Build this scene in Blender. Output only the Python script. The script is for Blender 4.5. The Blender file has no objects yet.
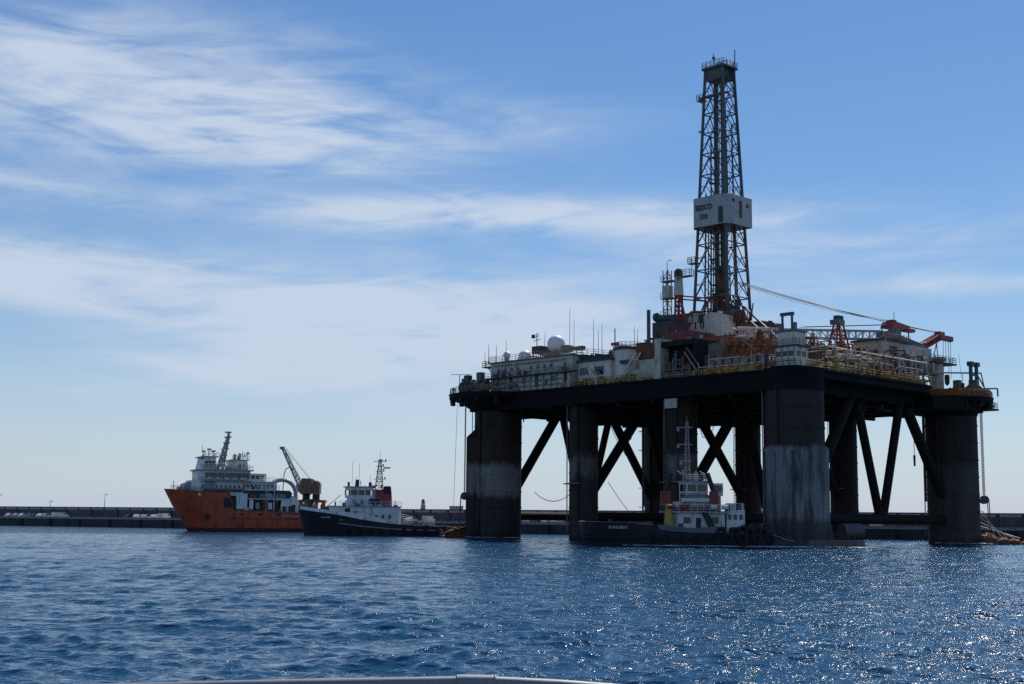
import bpy, math, random
import numpy as np
from mathutils import Vector, Matrix

random.seed(7)
R = math.radians
scene = bpy.context.scene
COL = scene.collection

# ------------------------------------------------------------------ camera
CAM_H = 3.976
PITCH, ROLL, FPX = 0.132048, 0.0098746, 1322.03
cam_d = bpy.data.cameras.new('camera')
cam = bpy.data.objects.new('camera', cam_d)
COL.objects.link(cam)
fwd = Vector((0, math.cos(PITCH), math.sin(PITCH)))
up0 = Vector((0, -math.sin(PITCH), math.cos(PITCH)))
rt = math.cos(ROLL) * Vector((1, 0, 0)) + math.sin(ROLL) * up0
up = -math.sin(ROLL) * Vector((1, 0, 0)) + math.cos(ROLL) * up0
m = Matrix((rt, up, -fwd)).transposed().to_4x4()
m.translation = Vector((0, 0, CAM_H))
cam.matrix_world = m
cam_d.sensor_width = 36.0
cam_d.lens = FPX / 1024 * 36.0
cam_d.clip_start = 0.05
cam_d.clip_end = 20000
scene.camera = cam

# ------------------------------------------------------------------ light
SUN_AZ, SUN_EL = R(24), R(50)
SKY_STR = 0.075
sun_vec = Vector((math.sin(SUN_AZ) * math.cos(SUN_EL), math.cos(SUN_AZ) * math.cos(SUN_EL), math.sin(SUN_EL)))
sun_d = bpy.data.lights.new('sun', 'SUN')
sun_d.energy = 3.8
sun_d.angle = R(0.53)
sun_d.color = (1.0, 0.95, 0.87)
sun = bpy.data.objects.new('sun', sun_d)
sun.rotation_euler = sun_vec.to_track_quat('Z', 'Y').to_euler()
COL.objects.link(sun)

vs = scene.view_settings
vs.view_transform = 'Standard'
vs.look = 'None'
vs.exposure = 0.25
vs.gamma = 1.0
vs.use_curve_mapping = False

world = bpy.data.worlds.new('World')
scene.world = world
world.use_nodes = True
wn = world.node_tree
wn.nodes.clear()


def wnode(t, **kw):
    n = wn.nodes.new(t)
    for k, v in kw.items():
        setattr(n, k, v)
    return n


def wmath(op, a, b=None, c=None):
    n = wnode('ShaderNodeMath', operation=op)
    for i, x in enumerate((a, b, c)):
        if x is None:
            continue
        if isinstance(x, (int, float)):
            n.inputs[i].default_value = x
        else:
            wn.links.new(x, n.inputs[i])
    return n.outputs[0]


sky = wnode('ShaderNodeTexSky', sky_type='NISHITA', sun_disc=False)
sky.sun_elevation = SUN_EL
sky.sun_rotation = SUN_AZ
sky.altitude = 0
sky.air_density = 1.0
sky.dust_density = 0.2
sky.ozone_density = 3.0
geo = wnode('ShaderNodeTexCoord')
sep = wnode('ShaderNodeSeparateXYZ')
wn.links.new(geo.outputs['Generated'], sep.inputs[0])
az = wmath('ARCTAN2', sep.outputs[0], sep.outputs[1])
el = wmath('ARCSINE', sep.outputs[2])
# streaky cirrus: noise stretched along the wind, with broad banks of it at some bearings
comb = wnode('ShaderNodeCombineXYZ')
wn.links.new(wmath('MULTIPLY', az, 3.2), comb.inputs[0])
wn.links.new(wmath('MULTIPLY', wmath('ADD', el, wmath('MULTIPLY', az, 0.05)), 17.0), comb.inputs[1])
nz = wnode('ShaderNodeTexNoise')
nz.inputs['Scale'].default_value = 1.6
nz.inputs['Detail'].default_value = 7
nz.inputs['Roughness'].default_value = 0.56
nz.inputs['Distortion'].default_value = 0.9
wn.links.new(comb.outputs[0], nz.inputs['Vector'])
comb2 = wnode('ShaderNodeCombineXYZ')
wn.links.new(wmath('MULTIPLY', az, 7.5), comb2.inputs[0])
wn.links.new(wmath('MULTIPLY', wmath('ADD', el, wmath('MULTIPLY', az, -0.09)), 42.0), comb2.inputs[1])
nz2 = wnode('ShaderNodeTexNoise')
nz2.inputs['Scale'].default_value = 1.3
nz2.inputs['Detail'].default_value = 9
nz2.inputs['Roughness'].default_value = 0.6
nz2.inputs['Distortion'].default_value = 0.9
wn.links.new(comb2.outputs[0], nz2.inputs['Vector'])


def bank(a0, e0, sa, se, tilt, w):
    da = wmath('SUBTRACT', az, a0)
    de = wmath('SUBTRACT', wmath('SUBTRACT', el, e0), wmath('MULTIPLY', da, tilt))
    q1 = wmath('POWER', wmath('ABSOLUTE', wmath('DIVIDE', da, sa)), 2.0)
    q2 = wmath('POWER', wmath('ABSOLUTE', wmath('DIVIDE', de, se)), 2.0)
    g = wmath('EXPONENT', wmath('MULTIPLY', wmath('ADD', q1, q2), -1.0))
    return wmath('MULTIPLY', g, w)


banks = [bank(-0.300, 0.312, 0.200, 0.050, -0.03, 0.85), bank(-0.210, 0.268, 0.120, 0.016, 0.0, 0.50),
         bank(-0.030, 0.229, 0.160, 0.013, 0.03, 0.9), bank(-0.330, 0.168, 0.200, 0.024, -0.05, 1.1),
         bank(-0.080, 0.138, 0.160, 0.044, 0.12, 1.0), bank(-0.200, 0.110, 0.200, 0.018, 0.10, 0.45),
         bank(0.270, 0.203, 0.180, 0.016, 0.03, 0.60), bank(0.05, 0.09, 0.20, 0.05, 0.1, 0.25),
         bank(0.12, 0.222, 0.16, 0.011, 0.02, 0.55), bank(-0.13, 0.292, 0.20, 0.022, 0.02, 0.40), bank(-0.40, 0.232, 0.10, 0.012, 0.0, 0.45), bank(0.33, 0.172, 0.16, 0.010, 0.0, 0.5),
         bank(0.10, 0.128, 0.16, 0.03, 0.1, 0.45), bank(0.75, 0.25, 0.30, 0.06, 0.05, 0.6), bank(-0.95, 0.22, 0.35, 0.06, -0.05, 0.7),
         bank(2.2, 0.35, 0.50, 0.09, 0.0, 0.7), bank(-2.3, 0.30, 0.50, 0.08, 0.0, 0.7)]
banks.append(bank(-0.20, 0.20, 0.34, 0.15, 0.0, 0.20))
cov = banks[0]
for b in banks[1:]:
    cov = wmath('ADD', cov, b)
tex = wmath('ADD', wmath('MULTIPLY', nz.outputs[0], 0.60), wmath('MULTIPLY', nz2.outputs[0], 0.40))
dens = wmath('MULTIPLY', cov, wmath('SUBTRACT', tex, 0.29))
mr = wnode('ShaderNodeMapRange')
mr.interpolation_type = 'SMOOTHSTEP'
mr.inputs['From Min'].default_value = 0.0
mr.inputs['From Max'].default_value = 0.27
mr.inputs['To Max'].default_value = 0.84
wn.links.new(dens, mr.inputs['Value'])
cl = wnode('ShaderNodeMix', data_type='RGBA')
wn.links.new(mr.outputs[0], cl.inputs['Factor'])
hs_ = wnode('ShaderNodeHueSaturation')
hs_.inputs['Saturation'].default_value = 1.42
wn.links.new(sky.outputs[0], hs_.inputs['Color'])
veil = wnode('ShaderNodeMix', data_type='RGBA')
veil.inputs['Factor'].default_value = 0.15
wn.links.new(hs_.outputs[0], veil.inputs['A'])
veil.inputs['B'].default_value = (5.6, 6.4, 9.8, 1)
wn.links.new(veil.outputs['Result'], cl.inputs['A'])
cl.inputs['B'].default_value = (7.0, 7.9, 9.2, 1)
# pale haze low down, the same all the way round
hz = wmath('MULTIPLY', wmath('EXPONENT', wmath('MULTIPLY', wmath('MAXIMUM', el, 0.0), -9.5)), 0.88)
hm = wnode('ShaderNodeMix', data_type='RGBA')
wn.links.new(hz, hm.inputs['Factor'])
wn.links.new(cl.outputs['Result'], hm.inputs['A'])
hm.inputs['B'].default_value = (5.5, 6.5, 8.2, 1)
bg = wnode('ShaderNodeBackground')
bg.inputs['Strength'].default_value = SKY_STR
wn.links.new(hm.outputs['Result'], bg.inputs['Color'])
wo = wnode('ShaderNodeOutputWorld')
wn.links.new(bg.outputs[0], wo.inputs['Surface'])

scene.cycles.use_denoising = False
scene.cycles.sample_clamp_direct = 10.0
scene.cycles.max_bounces = 6
scene.cycles.volume_bounces = 0

# ------------------------------------------------------------------ helpers: materials
MATS = {}


def mat(name, col, rough=0.6, metal=0.0, var=0.22, scale=0.8, rust=0.0, rcol=(0.10, 0.040, 0.018), stretch=0.25, zcut=None, zcol=None, spec=0.5, wob=0.25):
    """weathered paint: tone variation, rust or grime in runs, and if asked another paint below a height"""
    mt = bpy.data.materials.new(name)
    mt.use_nodes = True
    nt = mt.node_tree
    b = nt.nodes['Principled BSDF']
    b.inputs['Roughness'].default_value = rough
    b.inputs['Metallic'].default_value = metal
    b.inputs['Specular IOR Level'].default_value = spec
    tc = nt.nodes.new('ShaderNodeTexCoord')
    mp = nt.nodes.new('ShaderNodeMapping')
    mp.inputs['Scale'].default_value = (1, 1, stretch)
    nt.links.new(tc.outputs['Object'], mp.inputs['Vector'])
    n1 = nt.nodes.new('ShaderNodeTexNoise')
    n1.inputs['Scale'].default_value = scale
    n1.inputs['Detail'].default_value = 6
    n1.inputs['Roughness'].default_value = 0.65
    nt.links.new(mp.outputs[0], n1.inputs['Vector'])
    r1 = nt.nodes.new('ShaderNodeMapRange')
    r1.inputs['From Min'].default_value = 0.3
    r1.inputs['From Max'].default_value = 0.7
    r1.inputs['To Min'].default_value = 1 - var
    r1.inputs['To Max'].default_value = 1 + var * 0.5
    nt.links.new(n1.outputs[0], r1.inputs['Value'])
    base = nt.nodes.new('ShaderNodeMix')
    base.data_type = 'RGBA'
    base.blend_type = 'MULTIPLY'
    base.inputs['Factor'].default_value = 1
    base.inputs['A'].default_value = (*col, 1)
    nt.links.new(r1.outputs[0], base.inputs['B'])
    out = base.outputs['Result']
    if zcut is not None:
        sp = nt.nodes.new('ShaderNodeSeparateXYZ')
        nt.links.new(tc.outputs['Object'], sp.inputs[0])
        for zc, c2 in zip(zcut, zcol):
            lt = nt.nodes.new('ShaderNodeMapRange')
            lt.inputs['From Min'].default_value = zc + wob * 0.12
            lt.inputs['From Max'].default_value = zc - wob * 0.12
            ad = nt.nodes.new('ShaderNodeMath')
            ad.operation = 'MULTIPLY_ADD'
            nt.links.new(n1.outputs[0], ad.inputs[0])
            ad.inputs[1].default_value = wob
            nt.links.new(sp.outputs[2], ad.inputs[2])
            nt.links.new(ad.outputs[0], lt.inputs[0])
            mx = nt.nodes.new('ShaderNodeMix')
            mx.data_type = 'RGBA'
            nt.links.new(lt.outputs[0], mx.inputs['Factor'])
            nt.links.new(out, mx.inputs['A'])
            mm = nt.nodes.new('ShaderNodeMix')
            mm.data_type = 'RGBA'
            mm.blend_type = 'MULTIPLY'
            mm.inputs['Factor'].default_value = 1
            mm.inputs['A'].default_value = (*c2, 1)
            nt.links.new(r1.outputs[0], mm.inputs['B'])
            nt.links.new(mm.outputs['Result'], mx.inputs['B'])
            out = mx.outputs['Result']
    if rust > 0:
        n2 = nt.nodes.new('ShaderNodeTexNoise')
        n2.inputs['Scale'].default_value = scale * 1.7
        n2.inputs['Detail'].default_value = 8
        n2.inputs['Roughness'].default_value = 0.7
        n2.inputs['Distortion'].default_value = 0.4
        nt.links.new(mp.outputs[0], n2.inputs['Vector'])
        r2 = nt.nodes.new('ShaderNodeMapRange')
        r2.inputs['From Min'].default_value = 0.62 - rust * 0.22
        r2.inputs['From Max'].default_value = 0.74 - rust * 0.12
        nt.links.new(n2.outputs[0], r2.inputs['Value'])
        mx = nt.nodes.new('ShaderNodeMix')
        mx.data_type = 'RGBA'
        nt.links.new(r2.outputs[0], mx.inputs['Factor'])
        nt.links.new(out, mx.inputs['A'])
        mx.inputs['B'].default_value = (*rcol, 1)
        out = mx.outputs['Result']
    nt.links.new(out, b.inputs['Base Color'])
    MATS[name] = mt
    return mt


BLK = (0.0125, 0.0105, 0.0105)
CBLK = (0.036, 0.023, 0.016)
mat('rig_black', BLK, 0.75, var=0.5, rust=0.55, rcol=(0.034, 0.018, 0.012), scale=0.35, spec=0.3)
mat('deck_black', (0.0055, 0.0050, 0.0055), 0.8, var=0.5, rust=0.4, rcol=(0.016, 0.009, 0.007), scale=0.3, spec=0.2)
mat('col_far', (0.022, 0.0155, 0.012), 0.75, var=0.5, zcut=(22.0, ), zcol=((0.042, 0.028, 0.021), ), rust=0.45, rcol=(0.045, 0.024, 0.016), scale=0.5, stretch=0.12, spec=0.3, wob=5.0)
mat('brace_brown', (0.017, 0.0125, 0.010), 0.8, var=0.5, rust=0.5, rcol=(0.032, 0.018, 0.012), scale=0.5, spec=0.2)
mat('col_left', CBLK, 0.75, var=0.5, zcut=(21.3, 16.5, 10.7, 3.4), zcol=((0.056, 0.029, 0.018), (0.24, 0.215, 0.19), (0.042, 0.034, 0.031), (0.014, 0.015, 0.012)), rust=0.35, rcol=(0.050, 0.030, 0.021), scale=0.5, stretch=0.12, spec=0.3, wob=5.0)
mat('col_mid', CBLK, 0.75, var=0.5, zcut=(17.5, 14.0, 3.4), zcol=((0.15, 0.13, 0.11), (0.050, 0.039, 0.033), (0.014, 0.015, 0.012)), rust=0.35, rcol=(0.048, 0.034, 0.027), scale=0.6, stretch=0.12, spec=0.3, wob=5.0)
mat('col_near', CBLK, 0.75, var=0.5, zcut=(17.2, 6.0, 2.8), zcol=((0.23, 0.228, 0.23), (0.09, 0.088, 0.088), (0.014, 0.015, 0.012)), rust=0.85, rcol=(0.040, 0.036, 0.036), scale=0.42, stretch=0.13, spec=0.3, wob=3.6)
mat('col_right', (0.034, 0.023, 0.0165), 0.75, var=0.5, zcut=(16.7, 3.2), zcol=((0.075, 0.056, 0.044), (0.014, 0.015, 0.012)), rust=0.35, rcol=(0.05, 0.024, 0.014), scale=0.5, stretch=0.12, spec=0.3, wob=5.0)
mat('rust_brown', (0.19, 0.072, 0.030), 0.85, var=0.5, rust=0.5, rcol=(0.04, 0.022, 0.016), scale=1.2)
mat('crane_brown', (0.21, 0.115, 0.062), 0.7, var=0.3, rust=0.3, scale=0.8)
mat('rust_orange', (0.40, 0.11, 0.024), 0.8, var=0.4, rust=0.5, rcol=(0.07, 0.030, 0.016), scale=1.0)
mat('white_paint', (0.74, 0.65, 0.53), 0.5, var=0.22, rust=0.3, rcol=(0.20, 0.12, 0.07), scale=0.55, stretch=0.3)
mat('house_grey', (0.58, 0.50, 0.40), 0.6, var=0.25, rust=0.35, rcol=(0.13, 0.085, 0.055), scale=0.7, stretch=0.5)
mat('dirty_grey', (0.26, 0.215, 0.175), 0.7, var=0.4, rust=0.55, rcol=(0.10, 0.050, 0.028), scale=0.9, stretch=0.5)
mat('dark_grey', (0.055, 0.056, 0.060), 0.65, var=0.4, rust=0.3, scale=0.9)
mat('dome_white', (0.78, 0.78, 0.77), 0.4, var=0.06, scale=0.6)
mat('rig_red', (0.22, 0.030, 0.024), 0.55, var=0.35, rust=0.4, rcol=(0.08, 0.030, 0.020), scale=0.9)
mat('crane_red', (0.34, 0.035, 0.030), 0.5, var=0.25, rust=0.25, rcol=(0.10, 0.03, 0.02), scale=0.9)
mat('yellow_paint', (0.46, 0.30, 0.045), 0.6, var=0.35, rust=0.4, scale=1.1)
mat('belt_grey', (0.44, 0.42, 0.40), 0.55, var=0.2, rust=0.25, rcol=(0.2, 0.16, 0.13), scale=0.6)
mat('steel_dark', (0.105, 0.100, 0.100), 0.5, metal=0.2, var=0.35, rust=0.45, rcol=(0.10, 0.058, 0.038), scale=0.8)
mat('trestle_beige', (0.52, 0.44, 0.34), 0.6, var=0.3, rust=0.5, scale=1.0)
mat('boom_blue', (0.46, 0.48, 0.50), 0.5, var=0.2, rust=0.2, scale=0.8)
mat('teal_paint', (0.045, 0.085, 0.11), 0.5, var=0.25, scale=0.8)
mat('green_paint', (0.10, 0.12, 0.075), 0.6, var=0.3, rust=0.3, scale=0.9)
mat('cable_grey', (0.045, 0.045, 0.05), 0.6, var=0.1)
mat('letter_black', (0.020, 0.020, 0.024), 0.6, var=0.3, scale=2.0)
mat('letter_white', (0.34, 0.34, 0.35), 0.6, var=0.3, scale=2.0)
mat('glass_dark', (0.012, 0.015, 0.020), 0.08, var=0.1)
mat('ship_orange', (0.52, 0.088, 0.028), 0.5, var=0.30, zcut=(1.1, ), zcol=((0.055, 0.025, 0.022), ), rust=0.6, rcol=(0.21, 0.034, 0.018), scale=0.3, stretch=0.4)
mat('ship_white', (0.74, 0.72, 0.68), 0.5, var=0.2, rust=0.3, rcol=(0.26, 0.20, 0.16), scale=0.6, stretch=0.3)
mat('tug_grey', (0.66, 0.63, 0.60), 0.55, var=0.3, rust=0.35, rcol=(0.12, 0.09, 0.07), scale=0.8)
mat('ship_grey', (0.31, 0.30, 0.30), 0.5, var=0.2, scale=0.6)
mat('deck_green', (0.05, 0.09, 0.07), 0.8, var=0.3)
mat('hull_black', (0.008, 0.009, 0.013), 0.5, var=0.3, scale=0.5, stretch=0.4)
mat('hull_navy', (0.009, 0.010, 0.015), 0.6, var=0.25, zcut=(0.30, ), zcol=((0.030, 0.014, 0.014), ), scale=0.5, stretch=0.4)
mat('tug_bulwark', (0.11, 0.11, 0.12), 0.6, var=0.3)
mat('tug_red', (0.36, 0.020, 0.026), 0.45, var=0.15, zcut=None)
mat('tug_black', (0.014, 0.014, 0.016), 0.6, var=0.2)
mat('rubber', (0.013, 0.013, 0.013), 0.85, var=0.3, scale=2)
mat('concrete_wall', (0.070, 0.068, 0.072), 0.9, var=0.35, rust=0.35, rcol=(0.055, 0.055, 0.06), scale=0.35, stretch=0.6)
mat('concrete_pale', (0.26, 0.26, 0.255), 0.9, var=0.25, scale=0.4)
mat('quay_dark', (0.050, 0.050, 0.056), 0.9, var=0.4, scale=0.5)
mat('rock', (0.09, 0.085, 0.08), 0.95, var=0.4, scale=0.8)
mat('galvanised', (0.40, 0.41, 0.43), 0.35, metal=0.7, var=0.12, scale=8)
mat('rail_steel', (0.24, 0.245, 0.25), 0.55, metal=0.5, var=0.10, scale=14, stretch=1)
for nm, c in (('car_white', (0.50, 0.50, 0.50)), ('car_silver', (0.36, 0.37, 0.39)), ('car_dark', (0.03, 0.035, 0.05)), ('car_red', (0.30, 0.02, 0.02))):
    mat(nm, c, 0.25, var=0.05)

# ------------------------------------------------------------------ helpers: geometry


def V(*a):
    return Vector(a)


class MB:
    def __init__(self):
        self.v, self.f = [], []

    def add(self, vs, fs):
        o = len(self.v)
        self.v += [tuple(p) for p in vs]
        self.f += [tuple(i + o for i in q) for q in fs]
        return self

    def box(self, x0, x1, y0, y1, z0, z1, taper=0.0):
        t = taper
        self.add([(x0, y0, z0), (x1, y0, z0), (x1, y1, z0), (x0, y1, z0), (x0 + t, y0 + t, z1), (x1 - t, y0 + t, z1), (x1 - t, y1 - t, z1), (x0 + t, y1 - t, z1)],
                 [(0, 3, 2, 1), (4, 5, 6, 7), (0, 1, 5, 4), (1, 2, 6, 5), (2, 3, 7, 6), (3, 0, 4, 7)])
        return self

    def tube(self, a, b, r, r2=None, n=8, caps=True):
        a, b = Vector(a), Vector(b)
        r2 = r if r2 is None else r2
        d = (b - a)
        if d.length < 1e-6:
            return self
        d.normalize()
        s = d.orthogonal().normalized() if abs(d.z) < 0.999 else Vector((1, 0, 0))
        t = d.cross(s)
        vs = []
        for c, rr in ((a, r), (b, r2)):
            for k in range(n):
                an = 2 * math.pi * (k + 0.5) / n
                vs.append(c + (s * math.cos(an) + t * math.sin(an)) * rr)
        fs = [(k, (k + 1) % n, n + (k + 1) % n, n + k) for k in range(n)]
        if caps:
            fs += [tuple(range(n - 1, -1, -1)), tuple(range(n, 2 * n))]
        return self.add(vs, fs)

    def path(self, pts, r, n=6):
        for a, b in zip(pts, pts[1:]):
            self.tube(a, b, r, n=n)
        return self

    def lathe(self, prof, c=(0, 0), n=24, a0=0.0, a1=None):
        full = a1 is None
        a1 = 2 * math.pi if full else a1
        m_ = n if full else n + 1
        vs = []
        for r, z in prof:
            for k in range(m_):
                an = a0 + (a1 - a0) * k / n
                vs.append((c[0] + r * math.cos(an), c[1] + r * math.sin(an), z))
        fs = []
        for j in range(len(prof) - 1):
            for k in range(n):
                k2 = (k + 1) % m_
                fs.append((j * m_ + k, j * m_ + k2, (j + 1) * m_ + k2, (j + 1) * m_ + k))
        if full:
            fs.append(tuple(range(m_ - 1, -1, -1)))
            fs.append(tuple((len(prof) - 1) * m_ + k for k in range(m_)))
        return self.add(vs, fs)

    def prism(self, poly, z0, z1):
        n = len(poly)
        vs = [(x, y, z0) for x, y in poly] + [(x, y, z1) for x, y in poly]
        fs = [(k, (k + 1) % n, n + (k + 1) % n, n + k) for k in range(n)] + [tuple(range(n - 1, -1, -1)), tuple(range(n, 2 * n))]
        return self.add(vs, fs)

    def prism_y(self, poly, y0, y1):       # poly in (x, z), extruded along y
        n = len(poly)
        vs = [(x, y0, z) for x, z in poly] + [(x, y1, z) for x, z in poly]
        fs = [(n + k, n + (k + 1) % n, (k + 1) % n, k) for k in range(n)] + [tuple(range(n)), tuple(range(2 * n - 1, n - 1, -1))]
        return self.add(vs, fs)

    def sphere(self, c, r, n=20, m_=12, zmin=-1.0):
        prof = []
        for k in range(m_ + 1):
            s = zmin + (1 - zmin) * k / m_
            an = math.asin(max(-1, min(1, s)))
            prof.append((max(r * math.cos(an), 0.003), c[2] + r * math.sin(an)))
        return self.lathe(prof, (c[0], c[1]), n)

    def torus(self, c, axis, R_, r, n=14, k=8):
        ax = Vector(axis).normalized()
        s = ax.orthogonal().normalized()
        t = ax.cross(s)
        vs, fs = [], []
        for i in range(n):
            a = 2 * math.pi * i / n
            d = s * math.cos(a) + t * math.sin(a)
            for j in range(k):
                b = 2 * math.pi * j / k
                vs.append(Vector(c) + d * (R_ + r * math.cos(b)) + ax * (r * math.sin(b)))
        for i in range(n):
            for j in range(k):
                fs.append((i * k + j, ((i + 1) % n) * k + j, ((i + 1) % n) * k + (j + 1) % k, i * k + (j + 1) % k))
        return self.add(vs, fs)

    def build(self, name, mt, parent=None, smooth=False, loc=None):
        me = bpy.data.meshes.new(name)
        me.from_pydata(self.v, [], self.f)
        me.update()
        if smooth:
            me.polygons.foreach_set('use_smooth', [True] * len(me.polygons))
            me.set_sharp_from_angle(angle=R(38))
        me.materials.append(MATS[mt] if isinstance(mt, str) else mt)
        o = bpy.data.objects.new(name, me)
        COL.objects.link(o)
        if parent:
            o.parent = parent
        if loc:
            o.location = loc
        return o


def tag(o, label, cat, group=None):
    o['label'] = label
    o['category'] = cat
    if group:
        o['group'] = group
    return o


def thing(name, label, cat, loc=(0, 0, 0), rz=0.0, group=None):
    o = bpy.data.objects.new(name, None)
    o.empty_display_size = 0.5
    COL.objects.link(o)
    o.location = loc
    o.rotation_euler = (0, 0, rz)
    return tag(o, label, cat, group)


def box(name, mt, parent, *a, **k):
    return MB().box(*a, **k).build(name, mt, parent)


def tube(name, mt, parent, a, b, r, r2=None, n=8):
    return MB().tube(a, b, r, r2, n).build(name, mt, parent, smooth=n > 6)


def twin(o, parent, loc=(0, 0, 0), rz=0.0):
    c = o.copy()
    COL.objects.link(c)
    c.parent = parent
    c.location = loc
    c.rotation_euler = (0, 0, rz)
    return c


def text(name, body, size, mt, parent, origin, xdir, updir, depth=0.03, bold=0.0, sx=1.0):
    cu = bpy.data.curves.new('lettering', 'FONT')
    cu.body = body
    cu.size = size
    cu.extrude = depth
    cu.offset = bold
    cu.align_x = 'CENTER'
    ob = bpy.data.objects.new('lettering_tmp', cu)
    COL.objects.link(ob)
    dg = bpy.context.evaluated_depsgraph_get()
    me = bpy.data.meshes.new_from_object(ob.evaluated_get(dg))
    bpy.data.objects.remove(ob)
    xd, ud = Vector(xdir).normalized(), Vector(updir).normalized()
    mt4 = Matrix((xd * sx, ud, xd.cross(ud))).transposed().to_4x4()
    mt4.translation = Vector(origin)
    me.transform(mt4)
    me.materials.clear()
    me.materials.append(MATS[mt])
    o = bpy.data.objects.new(name, me)
    COL.objects.link(o)
    o.parent = parent
    return o


def railing(mb, pts, h=1.1, step=2.0, r=0.045, rails=3):
    for a, b in zip(pts, pts[1:]):
        a, b = Vector(a), Vector(b)
        L_ = (b - a).length
        n = max(1, int(round(L_ / step)))
        for k in range(n + 1):
            p = a.lerp(b, k / n)
            mb.tube(p, p + Vector((0, 0, h)), r, n=4, caps=False)
        for j in range(rails):
            hh = Vector((0, 0, h * (j + 1) / rails))
            mb.tube(a + hh, b + hh, r * 0.9, n=4, caps=False)
    return mb


def truss(mb, A, B, n, rc, rb):
    """lattice between two rings of chord ends A[i] -> B[i]: chords, rungs and diagonals"""
    k = len(A)
    A = [Vector(a) for a in A]
    B = [Vector(b) for b in B]
    for i in range(k):
        mb.tube(A[i], B[i], rc, n=5)
    for j in range(n):
        t0, t1 = j / n, (j + 1) / n
        for i in range(k):
            i2 = (i + 1) % k
            p0, p1 = A[i].lerp(B[i], t0), A[i].lerp(B[i], t1)
            q0, q1 = A[i2].lerp(B[i2], t0), A[i2].lerp(B[i2], t1)
            mb.tube(p0, q0, rb, n=4, caps=False)
            if (i + j) % 2:
                mb.tube(p0, q1, rb, n=4, caps=False)
            else:
                mb.tube(q0, p1, rb, n=4, caps=False)
    return mb


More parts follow.
